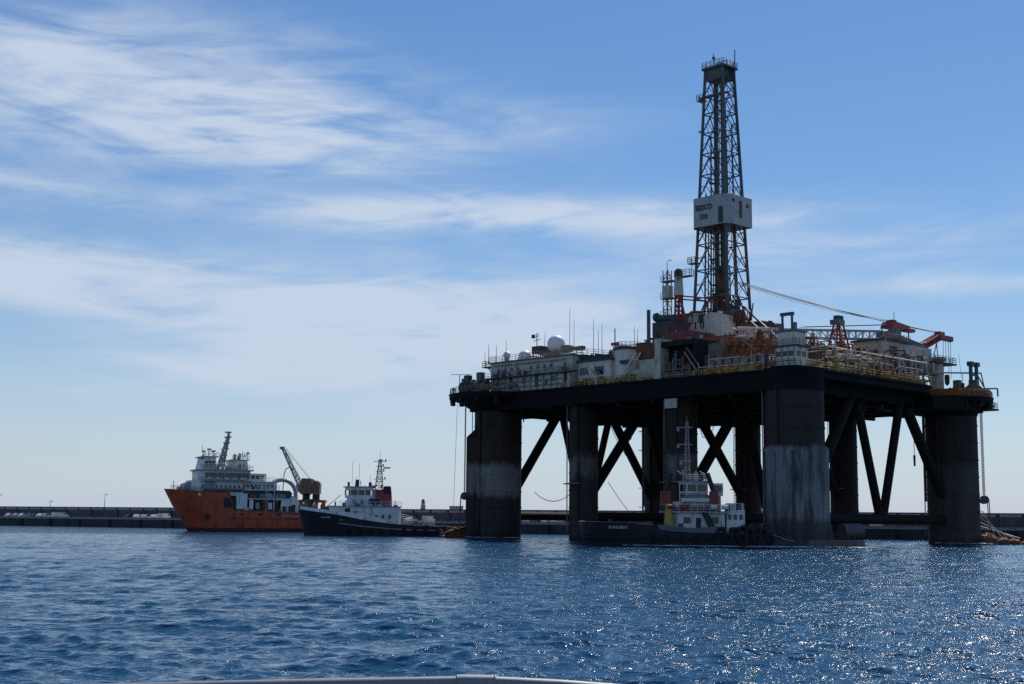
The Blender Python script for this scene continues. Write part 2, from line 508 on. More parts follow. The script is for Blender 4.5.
# ------------------------------------------------------------------ sea
def make_sea():
    # rings from under the camera to far off; fine where waves can be seen
    rr = [0.0, 8.0, 16.0, 24.0]
    r = 27.0
    while r < 2600:
        rr.append(r)
        if r < 62:
            d = 0.13
        elif r < 110:
            d = 0.13 + (r - 62) * 0.0045
        elif r < 260:
            d = 0.35 + (r - 110) * 0.004
        else:
            d = 0.95 + (r - 260) * 0.03
        r += d
    rr = np.array(rr)
    fine = np.radians(np.arange(-27, 27.001, 0.17))
    coarse = np.radians(np.linspace(27, 333, 62)[1:-1])
    ang = np.concatenate([fine, coarse])
    nr, na = len(rr), len(ang)
    Rg, Ag = np.meshgrid(rr, ang, indexing='ij')
    X, Y = Rg * np.sin(Ag), Rg * np.cos(Ag)
    Z = np.zeros_like(X)
    DX, DY = np.zeros_like(X), np.zeros_like(X)
    sp = np.maximum(np.gradient(rr)[:, None], Rg * np.radians(0.17))
    rng = np.random.default_rng(5)
    wind = math.radians(250)
    for i in range(80):
        lam = 0.50 * (5.5 / 0.50) ** (rng.random() ** 1.35)
        th = wind + rng.normal(0, 0.42)
        k = 2 * math.pi / lam
        amp = 0.0060 * lam ** 0.70 * (0.6 + 0.8 * rng.random())
        ph = rng.random() * 6.283
        fade = np.clip((lam / sp - 2.2) / 2.0, 0, 1)
        arg = k * (X * math.cos(th) + Y * math.sin(th)) + ph
        Z += amp * fade * np.sin(arg)
        DX += amp * fade * np.cos(arg) * math.cos(th) * 0.85
        DY += amp * fade * np.cos(arg) * math.sin(th) * 0.85
    # gusts: rough and calm patches
    g = 1.0 + 0.22 * np.sin(X * 0.05 + 1.3 * np.sin(Y * 0.031)) * np.sin(Y * 0.043 + 0.7)
    fadein = np.clip((Rg - 16) / 10, 0, 1)
    Z *= g * fadein
    X = X + DX * fadein
    Y = Y + DY * fadein
    vs = np.stack([X, Y, Z], -1).reshape(-1, 3)
    idx = np.arange(nr * na).reshape(nr, na)
    a = idx[:-1, :]
    b = np.roll(idx, -1, 1)[:-1, :]
    c = np.roll(idx, -1, 1)[1:, :]
    d = idx[1:, :]
    faces = np.stack([a, b, c, d], -1).reshape(-1, 4)[:, ::-1]
    me = bpy.data.meshes.new('sea')
    me.vertices.add(len(vs))
    me.vertices.foreach_set('co', vs.astype(np.float32).ravel())
    nf = len(faces)
    me.loops.add(nf * 4)
    me.loops.foreach_set('vertex_index', faces.astype(np.int32).ravel())
    me.polygons.add(nf)
    me.polygons.foreach_set('loop_start', np.arange(0, nf * 4, 4, dtype=np.int32))
    me.polygons.foreach_set('use_smooth', np.ones(nf, bool))
    me.update(calc_edges=True)
    me.validate()
    mt = bpy.data.materials.new('sea_water')
    mt.use_nodes = True
    nt = mt.node_tree
    b = nt.nodes['Principled BSDF']
    b.inputs['Base Color'].default_value = (0.012, 0.062, 0.126, 1)
    b.inputs['Roughness'].default_value = 0.075
    b.inputs['IOR'].default_value = 1.333
    tc = nt.nodes.new('ShaderNodeTexCoord')
    prev = None
    for scale, dist, st, sx in ((0.55, 0.36, 1.0, 0.6), (1.9, 0.185, 1.0, 0.7), (6.0, 0.038, 1.0, 0.8)):
        mp = nt.nodes.new('ShaderNodeMapping')
        mp.inputs['Rotation'].default_value = (0, 0, R(20))
        mp.inputs['Scale'].default_value = (sx, 1, 1)
        nt.links.new(tc.outputs['Object'], mp.inputs['Vector'])
        n = nt.nodes.new('ShaderNodeTexNoise')
        n.inputs['Scale'].default_value = scale
        n.inputs['Detail'].default_value = 3
        n.inputs['Roughness'].default_value = 0.55
        n.inputs['Distortion'].default_value = 0.6
        nt.links.new(mp.outputs[0], n.inputs['Vector'])
        bp = nt.nodes.new('ShaderNodeBump')
        bp.inputs['Strength'].default_value = st
        bp.inputs['Distance'].default_value = dist
        nt.links.new(n.outputs[0], bp.inputs['Height'])
        if prev:
            nt.links.new(prev.outputs[0], bp.inputs['Normal'])
        prev = bp
    nt.links.new(prev.outputs[0], b.inputs['Normal'])
    me.materials.append(mt)
    o = bpy.data.objects.new('sea', me)
    COL.objects.link(o)
    o['kind'] = 'structure'
    o['label'] = 'dark blue choppy harbour water with sun glitter'


make_sea()

# ------------------------------------------------------------------ quay and breakwater
Q0 = Vector((-152, 412, 0))
QD = Vector((231, -120, 0)).normalized()
QN = Vector((-QD.y, QD.x, 0))            # away from the camera
Q_ANG = math.atan2(QD.y, QD.x)
S0, S1 = -330.0, 480.0                    # run of the breakwater along the quay line


def qworld(s, t, z=0.0):
    return Q0 + QD * s + QN * t + Vector((0, 0, z))


quay = MB()
quay.box(S0, S1, 0, 15, -3, 2.30)
qo = quay.build('quay', 'quay_dark')
qo.location = Q0
qo.rotation_euler = (0, 0, Q_ANG)
qo['kind'] = 'structure'
qo['label'] = 'low dark quay running along the breakwater'
MB().box(S0, S1, 0.05, 14.9, 2.304, 2.42).build('pavement', 'concrete_pale', qo)
kerb = MB().box(0, 5.94, -0.12, 0.5, 2.43, 2.95).build('kerb_stone', 'concrete_pale', qo)
for i in range(90):
    s = S0 + 200 + i * 6.0
    if i == 0:
        kerb.location = (s, 0, 0)
    else:
        twin(kerb, qo, (s, 0, 0))
fend = MB().box(-0.25, 0.25, -0.45, -0.01, 0.2, 2.2).build('fender', 'rubber', qo)
for i in range(45):
    s = S0 + 200 + i * 12.0
    if i == 0:
        fend.location = (s, 0, 0)
    else:
        twin(fend, qo, (s, 0, 0))

bw = thing('breakwater_wall', 'long grey concrete breakwater wall running behind all the vessels', 'wall', Q0, Q_ANG)
MB().prism([(0, 0), (0, 0)], 0, 0) if False else None
wall = MB()
wall.add([(S0, 15, 2.3), (S1, 15, 2.3), (S1, 15.5, 5.1), (S0, 15.5, 5.1), (S0, 22, -3), (S1, 22, -3), (S1, 20, 5.1), (S0, 20, 5.1)],
         [(0, 1, 2, 3), (3, 2, 6, 7), (7, 6, 5, 4), (0, 3, 7, 4), (1, 5, 6, 2)])
wall.build('wall', 'concrete_wall', bw)
par = MB().box(0, 4.6, 15.62, 16.0, 5.104, 5.75).build('parapet_block', 'concrete_pale', bw)
for i in range(100):
    s = S0 + 210 + i * 5.4
    if i == 0:
        par.location = (s, 0, 0)
    else:
        twin(par, bw, (s, 0, 0))
box('coping', 'concrete_wall', bw, S0, S1, 16.03, 18.5, 5.104, 6.02)
pil = MB().box(-0.25, 0.25, 14.6, 15.2, 2.42, 4.9).build('buttress', 'concrete_wall', bw)
for i in range(50):
    s = S0 + 205 + i * 10.8
    if i == 0:
        pil.location = (s, 0, 0)
    else:
        twin(pil, bw, (s, 0, 0))


def lamp_post(px_s, h, label, arm=True):
    t = thing('lamp_post', label, 'lamp post', qworld(px_s, 17.2, 6.0), Q_ANG, 'lamp posts on the breakwater')
    tube('pole', 'galvanised', t, (0, 0, 0), (0, 0, h), 0.13, 0.08, 6)
    if arm:
        MB().tube((-0.8, 0, h), (0.8, 0, h + 0.1), 0.06, n=5).build('arm', 'galvanised', t)
        box('lamp_head', 'ship_grey', t, 0.5, 1.2, -0.15, 0.15, h + 0.12, h + 0.28)


def s_of_px(px):
    # run along the quay at which a bearing meets the wall top
    k = (px - 512) / 1322.0
    # X = k Y on the line Q0 + QN*17 + s QD
    b0 = Q0 + QN * 17
    return (k * b0.y - b0.x) / (QD.x - k * QD.y)


lamp_post(s_of_px(4), 3.6, 'tall thin lamp post on the breakwater at the far left end')
lamp_post(s_of_px(55), 1.6, 'short lamp post on the breakwater, between the two tall posts on the left')
lamp_post(s_of_px(109), 3.8, 'tall thin lamp post on the breakwater left of the orange ship')
lh = thing('harbour_beacon', 'small stubby harbour beacon on the breakwater right of the navy tug', 'beacon', qworld(s_of_px(425), 17.2, 6.0), Q_ANG)
MB().lathe([(0.7, 0), (0.62, 1.2), (0.5, 1.25), (0.5, 1.9)], n=12).build('tower', 'ship_grey', lh, True)
MB().lathe([(0.75, 1.9), (0.75, 2.0), (0.4, 2.02), (0.4, 2.6), (0.02, 2.9)], n=12).build('lantern', 'dark_grey', lh, True)
hut = thing('breakwater_hut', 'low grey hut on the breakwater just left of the rig', 'hut', qworld(s_of_px(458), 17.2, 6.0), Q_ANG)
box('wall', 'ship_grey', hut, -1.6, 1.6, -0.9, 0.9, 0, 0.75)
box('roof', 'concrete_wall', hut, -1.75, 1.75, -1.05, 1.05, 0.752, 0.92)

# parked cars, along the apron
car_body = None


def make_car(kind, paint):
    pf = {'car': [(-2.1, 0.35), (2.1, 0.35), (2.15, 0.75), (1.2, 0.9), (0.6, 1.42), (-1.0, 1.45), (-1.75, 0.95), (-2.1, 0.9)],
          'van': [(-2.6, 0.4), (2.6, 0.4), (2.65, .9), (2.0, 1.1), (1.5, 1.75), (-2.5, 1.8), (-2.6, 1.7)]}[kind]
    mb = MB().prism_y(pf, -0.85, 0.85)
    return mb


def car(px, tt, kind, paint, label, rz=0.0, px_off=None):
    k = (px - 512) / 1322.0
    b0 = Q0 + QN * tt
    s = (k * b0.y - b0.x) / (QD.x - k * QD.y)
    t = thing('parked_' + kind, label, kind, qworld(s, tt, 2.42), Q_ANG + rz + 1.45, 'vehicles parked on the quay')
    make_car(kind, paint).build('body', paint, t)
    h = 1.0 if kind == 'car' else 1.35
    if kind == 'car':
        box('side_window', 'glass_dark', t, -1.15, 0.75, -0.87, 0.87, 0.98, 1.32)
    else:
        box('side_window', 'glass_dark', t, 0.9, 1.5, -0.87, 0.87, 1.15, 1.6)
    for sx in (-1, 1):
        for sy in (-1, 1):
            x = sx * (1.3 if kind == 'car' else 1.7)
            MB().tube((x, sy * 0.72, 0.32), (x, sy * 0.9, 0.32), 0.32, n=10).build('wheel', 'rubber', t)


car(18, 8, 'car', 'car_white', 'white car on the quay, leftmost of all the parked vehicles')
car(25, 9, 'car', 'car_silver', 'small silver car on the quay, first one right of the leftmost white car')
car(31, 8, 'car', 'car_white', 'white car on the quay, second one right of the leftmost white car')
car(37, 10, 'car', 'car_silver', 'silver car on the quay, third one right of the leftmost white car')
car(43, 9, 'car', 'car_dark', 'dark car on the quay just left of two bright white cars')
car(48, 7, 'car', 'car_white', 'white car on the quay, left one of a close pair below the short lamp post', 0.3)
car(54, 8, 'car', 'car_white', 'white car on the quay, right one of a close pair below the short lamp post', -0.2)
car(66, 9, 'van', 'car_white', 'white van standing alone on the quay, left of the tall lamp post')
car(136, 8, 'car', 'car_dark', 'dark car on the quay, leftmost of the row by the orange bow')
car(143, 7, 'car', 'car_white', 'white car on the quay, second in the row left of the orange bow', 0.5)
car(151, 8, 'car', 'car_silver', 'silver car on the quay, third in the row left of the orange bow', 0.4)
car(160, 8, 'car', 'car_white', 'white car on the quay, fourth in the row left of the orange bow', 0.6)
car(169, 7, 'van', 'car_white', 'white van on the quay closest to the orange bow', 0.4)
car(414, 6, 'car', 'car_white', 'white car on the quay behind the stern deck of the navy tug', 0.2)
car(431, 5, 'van', 'car_white', 'white van on the quay behind the navy tug, nearer the rig', 0.3)
for px, pt, lb in ((524, 'car_white', 'white car on the quay right beside the left front leg of the rig'), (533, 'car_silver', 'silver car on the quay, second from the left front leg of the rig'),
                   (541, 'car_dark', 'dark car on the quay, third from the left front leg of the rig'), (550, 'car_white', 'white car on the quay, fourth from the left front leg of the rig'),
                   (559, 'car_silver', 'silver car on the quay, fifth from the left front leg of the rig'), (875, 'car_silver', 'silver car on the quay seen under the V brace at right'),
                   (892, 'car_dark', 'dark car on the quay seen between V brace and the right leg of the rig')):
    car(px, 7, 'car', pt, lb, random.uniform(-.1, .1))

# ------------------------------------------------------------------ drilling rig
RL, RW, RH = 67.84, 49.78, 27.42
TH = -0.805956
rig = thing('drilling_rig', 'huge black semi-submersible drilling rig with tall derrick standing on eight columns', 'drilling rig', (-2.49, 256.06, 0), TH)
us = [0, RL / 3, 2 * RL / 3, RL]
cmat = {(0, 0): 'col_left', (1, 0): 'col_mid', (2, 0): 'col_mid', (3, 0): 'col_near', (3, 1): 'col_right'}
for j, v0 in enumerate((0, RW)):
    for i, u0 in enumerate(us):
        big = i in (0, 3)
        r = (4.55 if (i, j) != (0, 1) else 4.15) if big else 2.62
        prof = [(r, -6)]
        z = -0.5
        while z < 24:
            prof += [(r, z), (r + 0.09, z + 0.06), (r + 0.09, z + 0.26), (r, z + 0.32)]
            z += 3.1
        prof.append((r, 26.3 if not (i == 3 and j == 1) else 25.2))
        c = MB().lathe(prof, (u0, v0), 40 if big else 28).build('column', cmat.get((i, j), 'col_far'), rig, True)
        # risers and caissons down the sides
        for a in ([205, 268] if big else [290]):
            x, y = u0 + (r + 0.22) * math.cos(R(a)), v0 + (r + 0.22) * math.sin(R(a))
            tube('riser', cmat.get((i, j), 'col_far'), c, (x, y, random.uniform(0.5, 8)), (x, y, 24.5), 0.20, n=6)
        # ladder
        lad = MB()
        a = R(222 if big else 240)
        ca, sa = math.cos(a), math.sin(a)
        for s in (-0.3, 0.3):
            lad.tube((u0 + (r + 0.5) * ca - s * sa, v0 + (r + 0.5) * sa + s * ca, 1.5), (u0 + (r + 0.5) * ca - s * sa, v0 + (r + 0.5) * sa + s * ca, 25), 0.05, n=4)
        for k in range(48):
            z = 1.8 + k * 0.48
            lad.tube((u0 + (r + 0.5) * ca + 0.3 * sa, v0 + (r + 0.5) * sa - 0.3 * ca, z), (u0 + (r + 0.5) * ca - 0.3 * sa, v0 + (r + 0.5) * sa + 0.3 * ca, z), 0.03, n=4)
        lad.build('ladder', 'dirty_grey', c)
        if (i, j) == (0, 0):
            mb = MB()
            q = [(-1.9, 3.9), (1.9, 3.9), (1.6, 6.1), (-1.6, 6.1)]
            ang = R(228)
            mb.prism([(u0 + y * math.cos(ang) - x * math.sin(ang), v0 + y * math.sin(ang) + x * math.cos(ang)) for x, y in q][::-1], -2, 19.2)
            pts = [(u0 + y * math.cos(ang) - x * math.sin(ang), v0 + y * math.sin(ang) + x * math.cos(ang)) for x, y in q]
            mb.build('sponson', 'col_left', c)
            mb = MB()
            mb.add([(*pts[0], 19.21), (*pts[1], 19.21), (*pts[2], 19.21), (*pts[3], 19.21), (*pts[0], 21.3), (*pts[1], 21.3)],
                   [(0, 1, 5, 4), (4, 5, 2, 3), (0, 4, 3), (1, 2, 5), (3, 2, 1, 0)])
            mb.build('sponson_cap', 'rig_black', c)
        if (i, j) == (3, 0):
            MB().lathe([(4.56, -2), (5.1, -1.9), (5.1, 15.2), (4.56, 15.6)], (u0, v0), 48).build('protective_sleeve', 'col_near', c, True)
            for a in (195, 238, 265, 300):
                x, y = u0 + 5.2 * math.cos(R(a)), v0 + 5.2 * math.sin(R(a))
                box('fender_strip', 'dark_grey' if a != 265 else 'col_near', c, x - 0.16, x + 0.16, y - 0.16, y + 0.16, 0.5, 14.6)
        if not big:
            mb = MB().lathe([(r + 0.02, 10.0), (r + 1.1, 10.05), (r + 1.1, 10.2), (r + 0.02, 10.3)], (u0, v0), 24, R(190), R(300))
            mb.build('walkway', 'dirty_grey', c)

for v0 in (0, RW):
    hw = 4.9
    poly = []
    for k in range(13):
        a = R(-90 + 180 * k / 12)
        poly.append((RL + 6 + hw * math.cos(a) * 1.1, v0 + hw * math.sin(a)))
    for k in range(13):
        a = R(90 + 180 * k / 12)
        poly.append((-6 + hw * math.cos(a) * 1.1, v0 + hw * math.sin(a)))
    MB().prism(poly, -6, -0.12).build('pontoon', 'rust_brown', rig)

# braces: four cross frames, each a horizontal and a W of diagonals
for i, u0 in enumerate(us):
    r = 4.4 if i in (0, 3) else 2.5
    tube('horizontal_brace', 'brace_brown', rig, (u0, r, 4.3), (u0, RW - r, 4.3), 0.82, n=20)
    t1, t2 = 16.6, RW - 16.6
    d = 0.92
    tube('diagonal_brace', 'brace_brown', rig, (u0, r - 0.3, 8.6), (u0, t1 - 0.3, 24.4), d, n=16)
    tube('diagonal_brace', 'brace_brown', rig, (u0, t1 + 1.3, 24.4), (u0, RW / 2 - 0.5, 4.6), d * 0.8, n=16)
    tube('diagonal_brace', 'brace_brown', rig, (u0, t2 - 1.3, 24.4), (u0, RW / 2 + 0.5, 4.6), d * 0.8, n=16)
    tube('diagonal_brace', 'brace_brown', rig, (u0, RW - r + 0.3, 8.6), (u0, t2 + 0.3, 24.4), d, n=16)

# deck
RE = RL + 4.2
poly = [(-4, -4), (RE - 1.5, -4), (RE, -2.5), (RE, 33.5)]
box_poly = [(-4, -3.9), (RL + .5, -3.9), (RL + .5, RW - 6), (RL - 4, RW + 3), (-4, RW + 3)]
for k in range(1, 8):
    a = R(90 * k / 8)
    poly.append((RE - 6 + 6 * math.cos(a), 33.5 + 6 * math.sin(a)))
poly += [(RE - 6.5, 39.6), (RE - 6.5, RW + 4), (-4, RW + 4)]
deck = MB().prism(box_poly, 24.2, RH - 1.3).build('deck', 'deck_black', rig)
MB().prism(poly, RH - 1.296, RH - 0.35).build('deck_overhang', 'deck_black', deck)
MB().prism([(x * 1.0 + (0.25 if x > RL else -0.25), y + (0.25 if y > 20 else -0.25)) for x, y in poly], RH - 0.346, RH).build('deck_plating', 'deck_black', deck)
for k in range(9):
    u0 = 2 + k * 8
    box('girder', 'deck_black', deck, u0 - 0.25, u0 + 0.25, -3.6, RW + 3.6, 23.3, 24.196)
for k in range(7):
    v0 = 1.5 + k * 7.8
    box('girder', 'deck_black', deck, -3.6, RL + 2, v0 - 0.2, v0 + 0.2, 23.5, 24.19)
MB().prism([(RL - 8, RW - 13), (RL + 3.6, RW - 13), (RL + 5.4, RW - 5), (RL + 4.6, RW + 3.5), (RL - 4, RW + 5.5), (RL - 8, RW + 4)], 23.7, 25.9).build('corner_box', 'deck_black', deck)
# hangers and cable ends under the deck
mb = MB()
for k in range(46):
    u0, v0 = random.uniform(-3, RL + 2), random.uniform(-3, RW + 3)
    l = random.uniform(0.4, 1.6)
    if random.random() < 0.4:
        mb.box(u0 - 0.4, u0 + 0.4, v0 - 0.4, v0 + 0.4, 23.3 - l * 0.7, 23.35)
    else:
        mb.tube((u0, v0, 23.3 - l), (u0, v0, 23.6), 0.12, n=5)
mb.build('pipe_hangers', 'rig_black', deck)['kind'] = 'stuff'
mb = MB()
for k in range(8):
    u0, v0 = random.uniform(2, 20), random.uniform(30, RW)
    pts = []
    w = random.uniform(0.8, 2.4)
    dpt = random.uniform(1, 3.4)
    for q in range(9):
        s = q / 8
        pts.append((u0 + w * s, v0, 23.4 - dpt * 4 * s * (1 - s)))
    mb.path(pts, 0.08, 4)
mb.build('hanging_hoses', 'rig_black', deck)['kind'] = 'stuff'
mb = MB()
for (ax, ay, az_, bx, by, bz, sag) in ((2, 8, 9, 20.5, 3.0, 12, 3.2), (24, 5, 22, 30, 12, 14, 4), (25, 4, 10.5, 26, 9, 4.8, 0.2), (RL, 34, 23, RL, 44, 13, 0.5)):
    pts = [(ax + (bx - ax) * s / 14, ay + (by - ay) * s / 14, az_ + (bz - az_) * s / 14 - sag * 4 * (s / 14) * (1 - s / 14)) for s in range(15)]
    mb.path(pts, 0.07, 4)
mb.build('mooring_cables', 'cable_grey', rig)['kind'] = 'stuff'
tube('hook_line', 'cable_grey', rig, (RL, 36.4, 23.5), (RL, 36.4, 15.5), 0.06, n=5)
MB().tube((RL, 36.4, 15.5), (RL, 36.4, 13.6), 0.22, 0.16, n=8).build('hook_block', 'dark_grey', rig)
# vertical ladder tower hanging below the deck by the far left column
mb = MB()
lu, lv = 2.0, RW - 9.2
for s in (-0.7, 0.7):
    mb.tube((lu + s * .7, lv - s * .7, 4.5), (lu + s * .7, lv - s * .7, 24), 0.1, n=4)
for k in range(24):
    z = 4.8 + k * 0.8
    mb.tube((lu - .5, lv + .5, z), (lu + .5, lv - .5, z), 0.07, n=4)
    if k % 5 == 2:
        mb.box(lu - 0.7, lu + 0.7, lv - 0.7, lv + 0.7, z, z + 0.12)
mb.build('ladder_tower', 'dark_grey', rig)

# round winch platforms at the corners
MB().lathe([(4.62, 24.0), (4.62, 27.6), (4.4, 27.8)], (RL, 0), 40).build('column_head', 'deck_black', rig, True)
for (u0, v0, top, rad) in ((0, 0, RH, 9.6), (0, RW, RH, 9.4), (RL, RW, 26.25, 7.5)):
    pl = MB().lathe([(4.6, top - 3.3), (rad - 2.2, top - 1.6), (rad, top - 0.85), (rad, top - 0.10)], (u0, v0), 48).build('winch_platform', 'deck_black', rig)
    MB().lathe([(rad + 0.12, top - 0.096), (rad + 0.12, top + 0.02)], (u0, v0), 48).build('platform_plating', 'rig_black', pl)
    mb = MB()
    n = 30
    a0 = {(0, 0): 95, (RL, 0): -70, (RL, RW): -110, (0, RW): 60}[(u0, v0)]
    pts = [(u0 + (rad - 0.2) * math.cos(R(a0 + 9 * k)), v0 + (rad - 0.2) * math.sin(R(a0 + 9 * k)), top + 0.02) for k in range(n)]
    railing(mb, pts, 1.15, 1.6)
    mb.build('guard_rail', 'dirty_grey', pl)
    for q, a in enumerate({0: (222, 250, 284), RL: (15, 50, 100)}[u0] if v0 == 0 or u0 == RL else (140, 190, 240)):
        w = MB()
        wr = rad - 3.1
        cx, cy = u0 + wr * math.cos(R(a)), v0 + wr * math.sin(R(a))
        ax = Vector((-math.sin(R(a)), math.cos(R(a)), 0))
        c0 = Vector((cx, cy, top + 1.35))
        w.tube(c0 - ax * 1.5, c0 + ax * 1.5, 0.85, n=14)
        for s in (-1.5, 0, 1.5):
            w.tube(c0 + ax * (s - 0.12), c0 + ax * (s + 0.12), 1.3, n=16)
        w.box(cx - 1.2, cx + 1.2, cy - 1.2, cy + 1.2, top + 0.03, top + 0.5)
        w.box(cx - 0.5, cx + 0.7, cy - 0.6, cy + 0.5, top + 2.3, top + 3.3 + q * 0.3)
        w.build('anchor_winch', 'dark_grey' if q % 2 else 'green_paint', pl)
    # brackets round the rim below
    mb = MB()
    for k in range(10):
        a = R(a0 + 20 + 25 * k)
        x, y = u0 + (rad - 0.5) * math.cos(a), v0 + (rad - 0.5) * math.sin(a)
        mb.box(x - 0.35, x + 0.35, y - 0.35, y + 0.35, top - 1.6 - random.random() * 0.6, top - 0.86)
    mb.build('rim_brackets', 'rig_black', pl)['kind'] = 'stuff'

# anchor chains and fairleads
for (u0, v0, a) in ((0, 0, 224), (RL, RW, 44), (RL, RW, 30), (0, 0, 236)):
    x, y = u0 + 6.4 * math.cos(R(a)), v0 + 6.4 * math.sin(R(a))
    if (u0, v0) == (RL, RW):
        x, y = u0 + 5.4 * math.cos(R(a)), v0 + 5.4 * math.sin(R(a))
    ch = MB()
    for k in range(62):
        z = 8.8 + k * 0.27
        ch.torus((x, y, z), (1, 0, 0) if k % 2 else (0, 1, 0), 0.13, 0.05, 8, 4)
    ch.build('anchor_chain', 'steel_dark', rig)
    fl = MB()
    t = Vector((-math.sin(R(a)), math.cos(R(a)), 0))
    c0 = Vector((x, y, 8.0))
    fl.tube(c0 - t * 0.25, c0 + t * 0.25, 0.75, n=16)
    fl.tube(c0 - t * 0.4, c0 + t * 0.4, 0.4, n=10)
    o2 = Vector((math.cos(R(a)), math.sin(R(a)), 0))
    fl.tube(c0, c0 - o2 * 1.6, 0.35, n=8)
    fl.build('fairlead', 'steel_dark', rig)
    tube('pendant_line', 'cable_grey', rig, (x + o2.x * 0.7, y + o2.y * 0.7, 8), (x + o2.x * 0.9, y + o2.y * 0.9, 0.4), 0.09, n=5)
tube('wire', 'cable_grey', rig, (-9.3, -2.4, 27), (-9.8, -2.6, 6), 0.035, n=4)


# pontoon-end gear: rusty anchor bolsters, awash
def bolster(cx, cy, rz, s, name='anchor_bolster'):
    mb = MB()
    rng = random.Random(int(cx * 7 + cy))
    M_ = Matrix.Rotation(rz, 3, 'Z')
    prof = [(-3.6, -0.5), (3.6, -0.5), (3.2, 0.7), (1.6, 1.9), (-1.0, 2.1), (-3.0, 1.0)]
    o = len(mb.v)
    mb.prism_y(prof, -1.8, 1.8)
    for k in range(6):
        x = -3.4 + k * 1.3
        mb.tube((x, -2.1, 0.1), (x + 0.9, -2.1 + rng.random(), 2.2 - abs(k - 2.5) * 0.3), 0.16, n=6)
        mb.tube((x, 2.1, 0.1), (x - 0.6, 1.8, 2.4 - abs(k - 2.5) * 0.3), 0.14, n=6)
    mb.tube((-4.2, -2, 0.6), (2.6, -1.9, 2.7), 0.2, n=6)
    mb.tube((-3.2, -2.2, 2.2), (4.4, -2.0, 0.5), 0.17, n=6)
    mb.v = [tuple((M_ @ Vector(p)) * s + Vector((cx, cy, 0))) for p in mb.v]
    return mb.build(name, 'rust_brown', rig)


bolster(-7.4, -2.6, 0.9, 1.0)
for (du, dv, sx, sz) in ((4.6, 2.6, 2.5, 2.1), (6.6, 4.4, 1.7, 1.5), (8.2, 5.8, 1.5, 1.2), (9.8, 7.4, 1.1, .8), (5.6, 5.2, 1.6, 1.3)):
    mb = MB().sphere((0, 0, 0), 1.0, 12, 7, -.6)
    mrng = random.Random(int(du * 10))
    mb.v = [(RL + du + x * sx * mrng.uniform(.85, 1.15), RW + dv + y * sx * mrng.uniform(.85, 1.15), z * sz * mrng.uniform(.85, 1.12)) for x, y, z in mb.v]
    mb.build('anchor_bolster', 'rust_brown', rig)
for k in range(5):
    a = R(20 + 18 * k)
    tube('mooring_rope', 'trestle_beige', rig, (RL + 4.9 * math.cos(a), RW + 4.9 * math.sin(a), 6 - k * .5), (RL + 6.2 + k * .7, RW + 3.6 + k * .8, 1.2), .09, n=5)
# low work float and a tank lying at the foot of the near column
fl = MB()
fl.prism([(RL - 3.6, -7.4), (RL + 6.8, -7.0), (RL + 9.6, 1.5), (RL + 8.6, 5.5), (RL + 5.4, 4.2), (RL + 5.4, -5.3), (RL - 3.6, -5.6)], -0.5, 1.15)
fl.build('work_float', 'steel_dark', rig)
mb = MB()
for k in range(9):
    x = RL - 3 + k * 1.1
    mb.tube((x, -7.35, 1.15), (x, -7.35, 1.2 + random.random() * 0.9), 0.06, n=5)
railing(mb, [(RL + 6.8, -6.9, 1.16), (RL + 9.4, 1.5, 1.16)], 1.0, 1.5, 0.05)
mb.build('float_rail', 'rust_brown', rig)['kind'] = 'stuff'
MB().tube((RL + 6.6, 2.2, 2.35), (RL + 8.0, 5.2, 2.35), 1.25, n=18).build('float_tank', 'steel_dark', rig, True)
for k in range(5):
    x, y = RL - 2 + k * 1.2, -6.4
    MB().torus((x, y, 1.35 + 0.2 * (k % 2)), (0.2, 0.1, 1), 0.45, 0.18).build('tyre_fender', 'rubber' if k % 2 else 'rust_brown', rig)

# --- accommodation block
acc = MB().box(1.0, 22.6, -3.1, 9, RH + 0.02, 33.3).build('accommodation_block', 'house_grey', rig)
MB().box(0.6, 22.9, -3.5, 9.3, 33.304, 33.5).build('roof', 'dirty_grey', acc)
MB().box(0.2, 24.0, -4.15, -3.105, 30.2, 30.42).build('walkway', 'dark_grey', acc)
mb = MB()
railing(mb, [(0.3, -4.1, 30.42), (23.9, -4.1, 30.42)], 1.0, 1.8, 0.04)
mb.build('walkway_rail', 'dark_grey', acc)
mb = MB()
railing(mb, [(0.8, 9, 33.5), (0.8, -3.3, 33.5), (22.6, -3.3, 33.5), (31, -1.8, 32.35)], 1.1, 1.8, 0.045)
mb.build('roof_rail', 'dirty_grey', acc)
for k in range(11):
    x = 3.0 + k * 1.75
    if k in (4, 9):
        continue
    MB().box(x, x + 0.6, -3.16, -3.08, 31.5, 32.1).build('window', 'glass_dark', acc)
for k, x in enumerate((2.6, 6.2, 9.7, 13.1, 17.4, 20.5)):
    h = (2.0 if k % 2 else 0.7)
    MB().box(x, x + 0.85, -3.16, -3.08, 28.0 + (0 if k % 2 else 0.9), 28.2 + h + (0 if k % 2 else 0.9)).build('door' if k % 2 else 'window', 'dark_grey' if k % 2 else 'glass_dark', acc)
mb = MB()
for k in range(13):
    x = 1.8 + k * 1.7 + random.uniform(-.3, .3)
    mb.tube((x, -3.3, RH), (x, -3.3, 30.1), 0.08, n=5)
for z in (28.4, 29.3, 32.7):
    mb.tube((2, -3.28, z), (21, -3.28, z - 0.1), 0.09, n=5)
for k in range(12):
    x = random.uniform(2, 21)
    z = random.choice((27.5, 30.6, 28.6))
    w, h = random.uniform(.4, 1.4), random.uniform(.3, 1.1)
    mb.box(x, x + w, -3.7, -3.12, z, z + h)
mb.build('wall_piping', 'dirty_grey', acc)
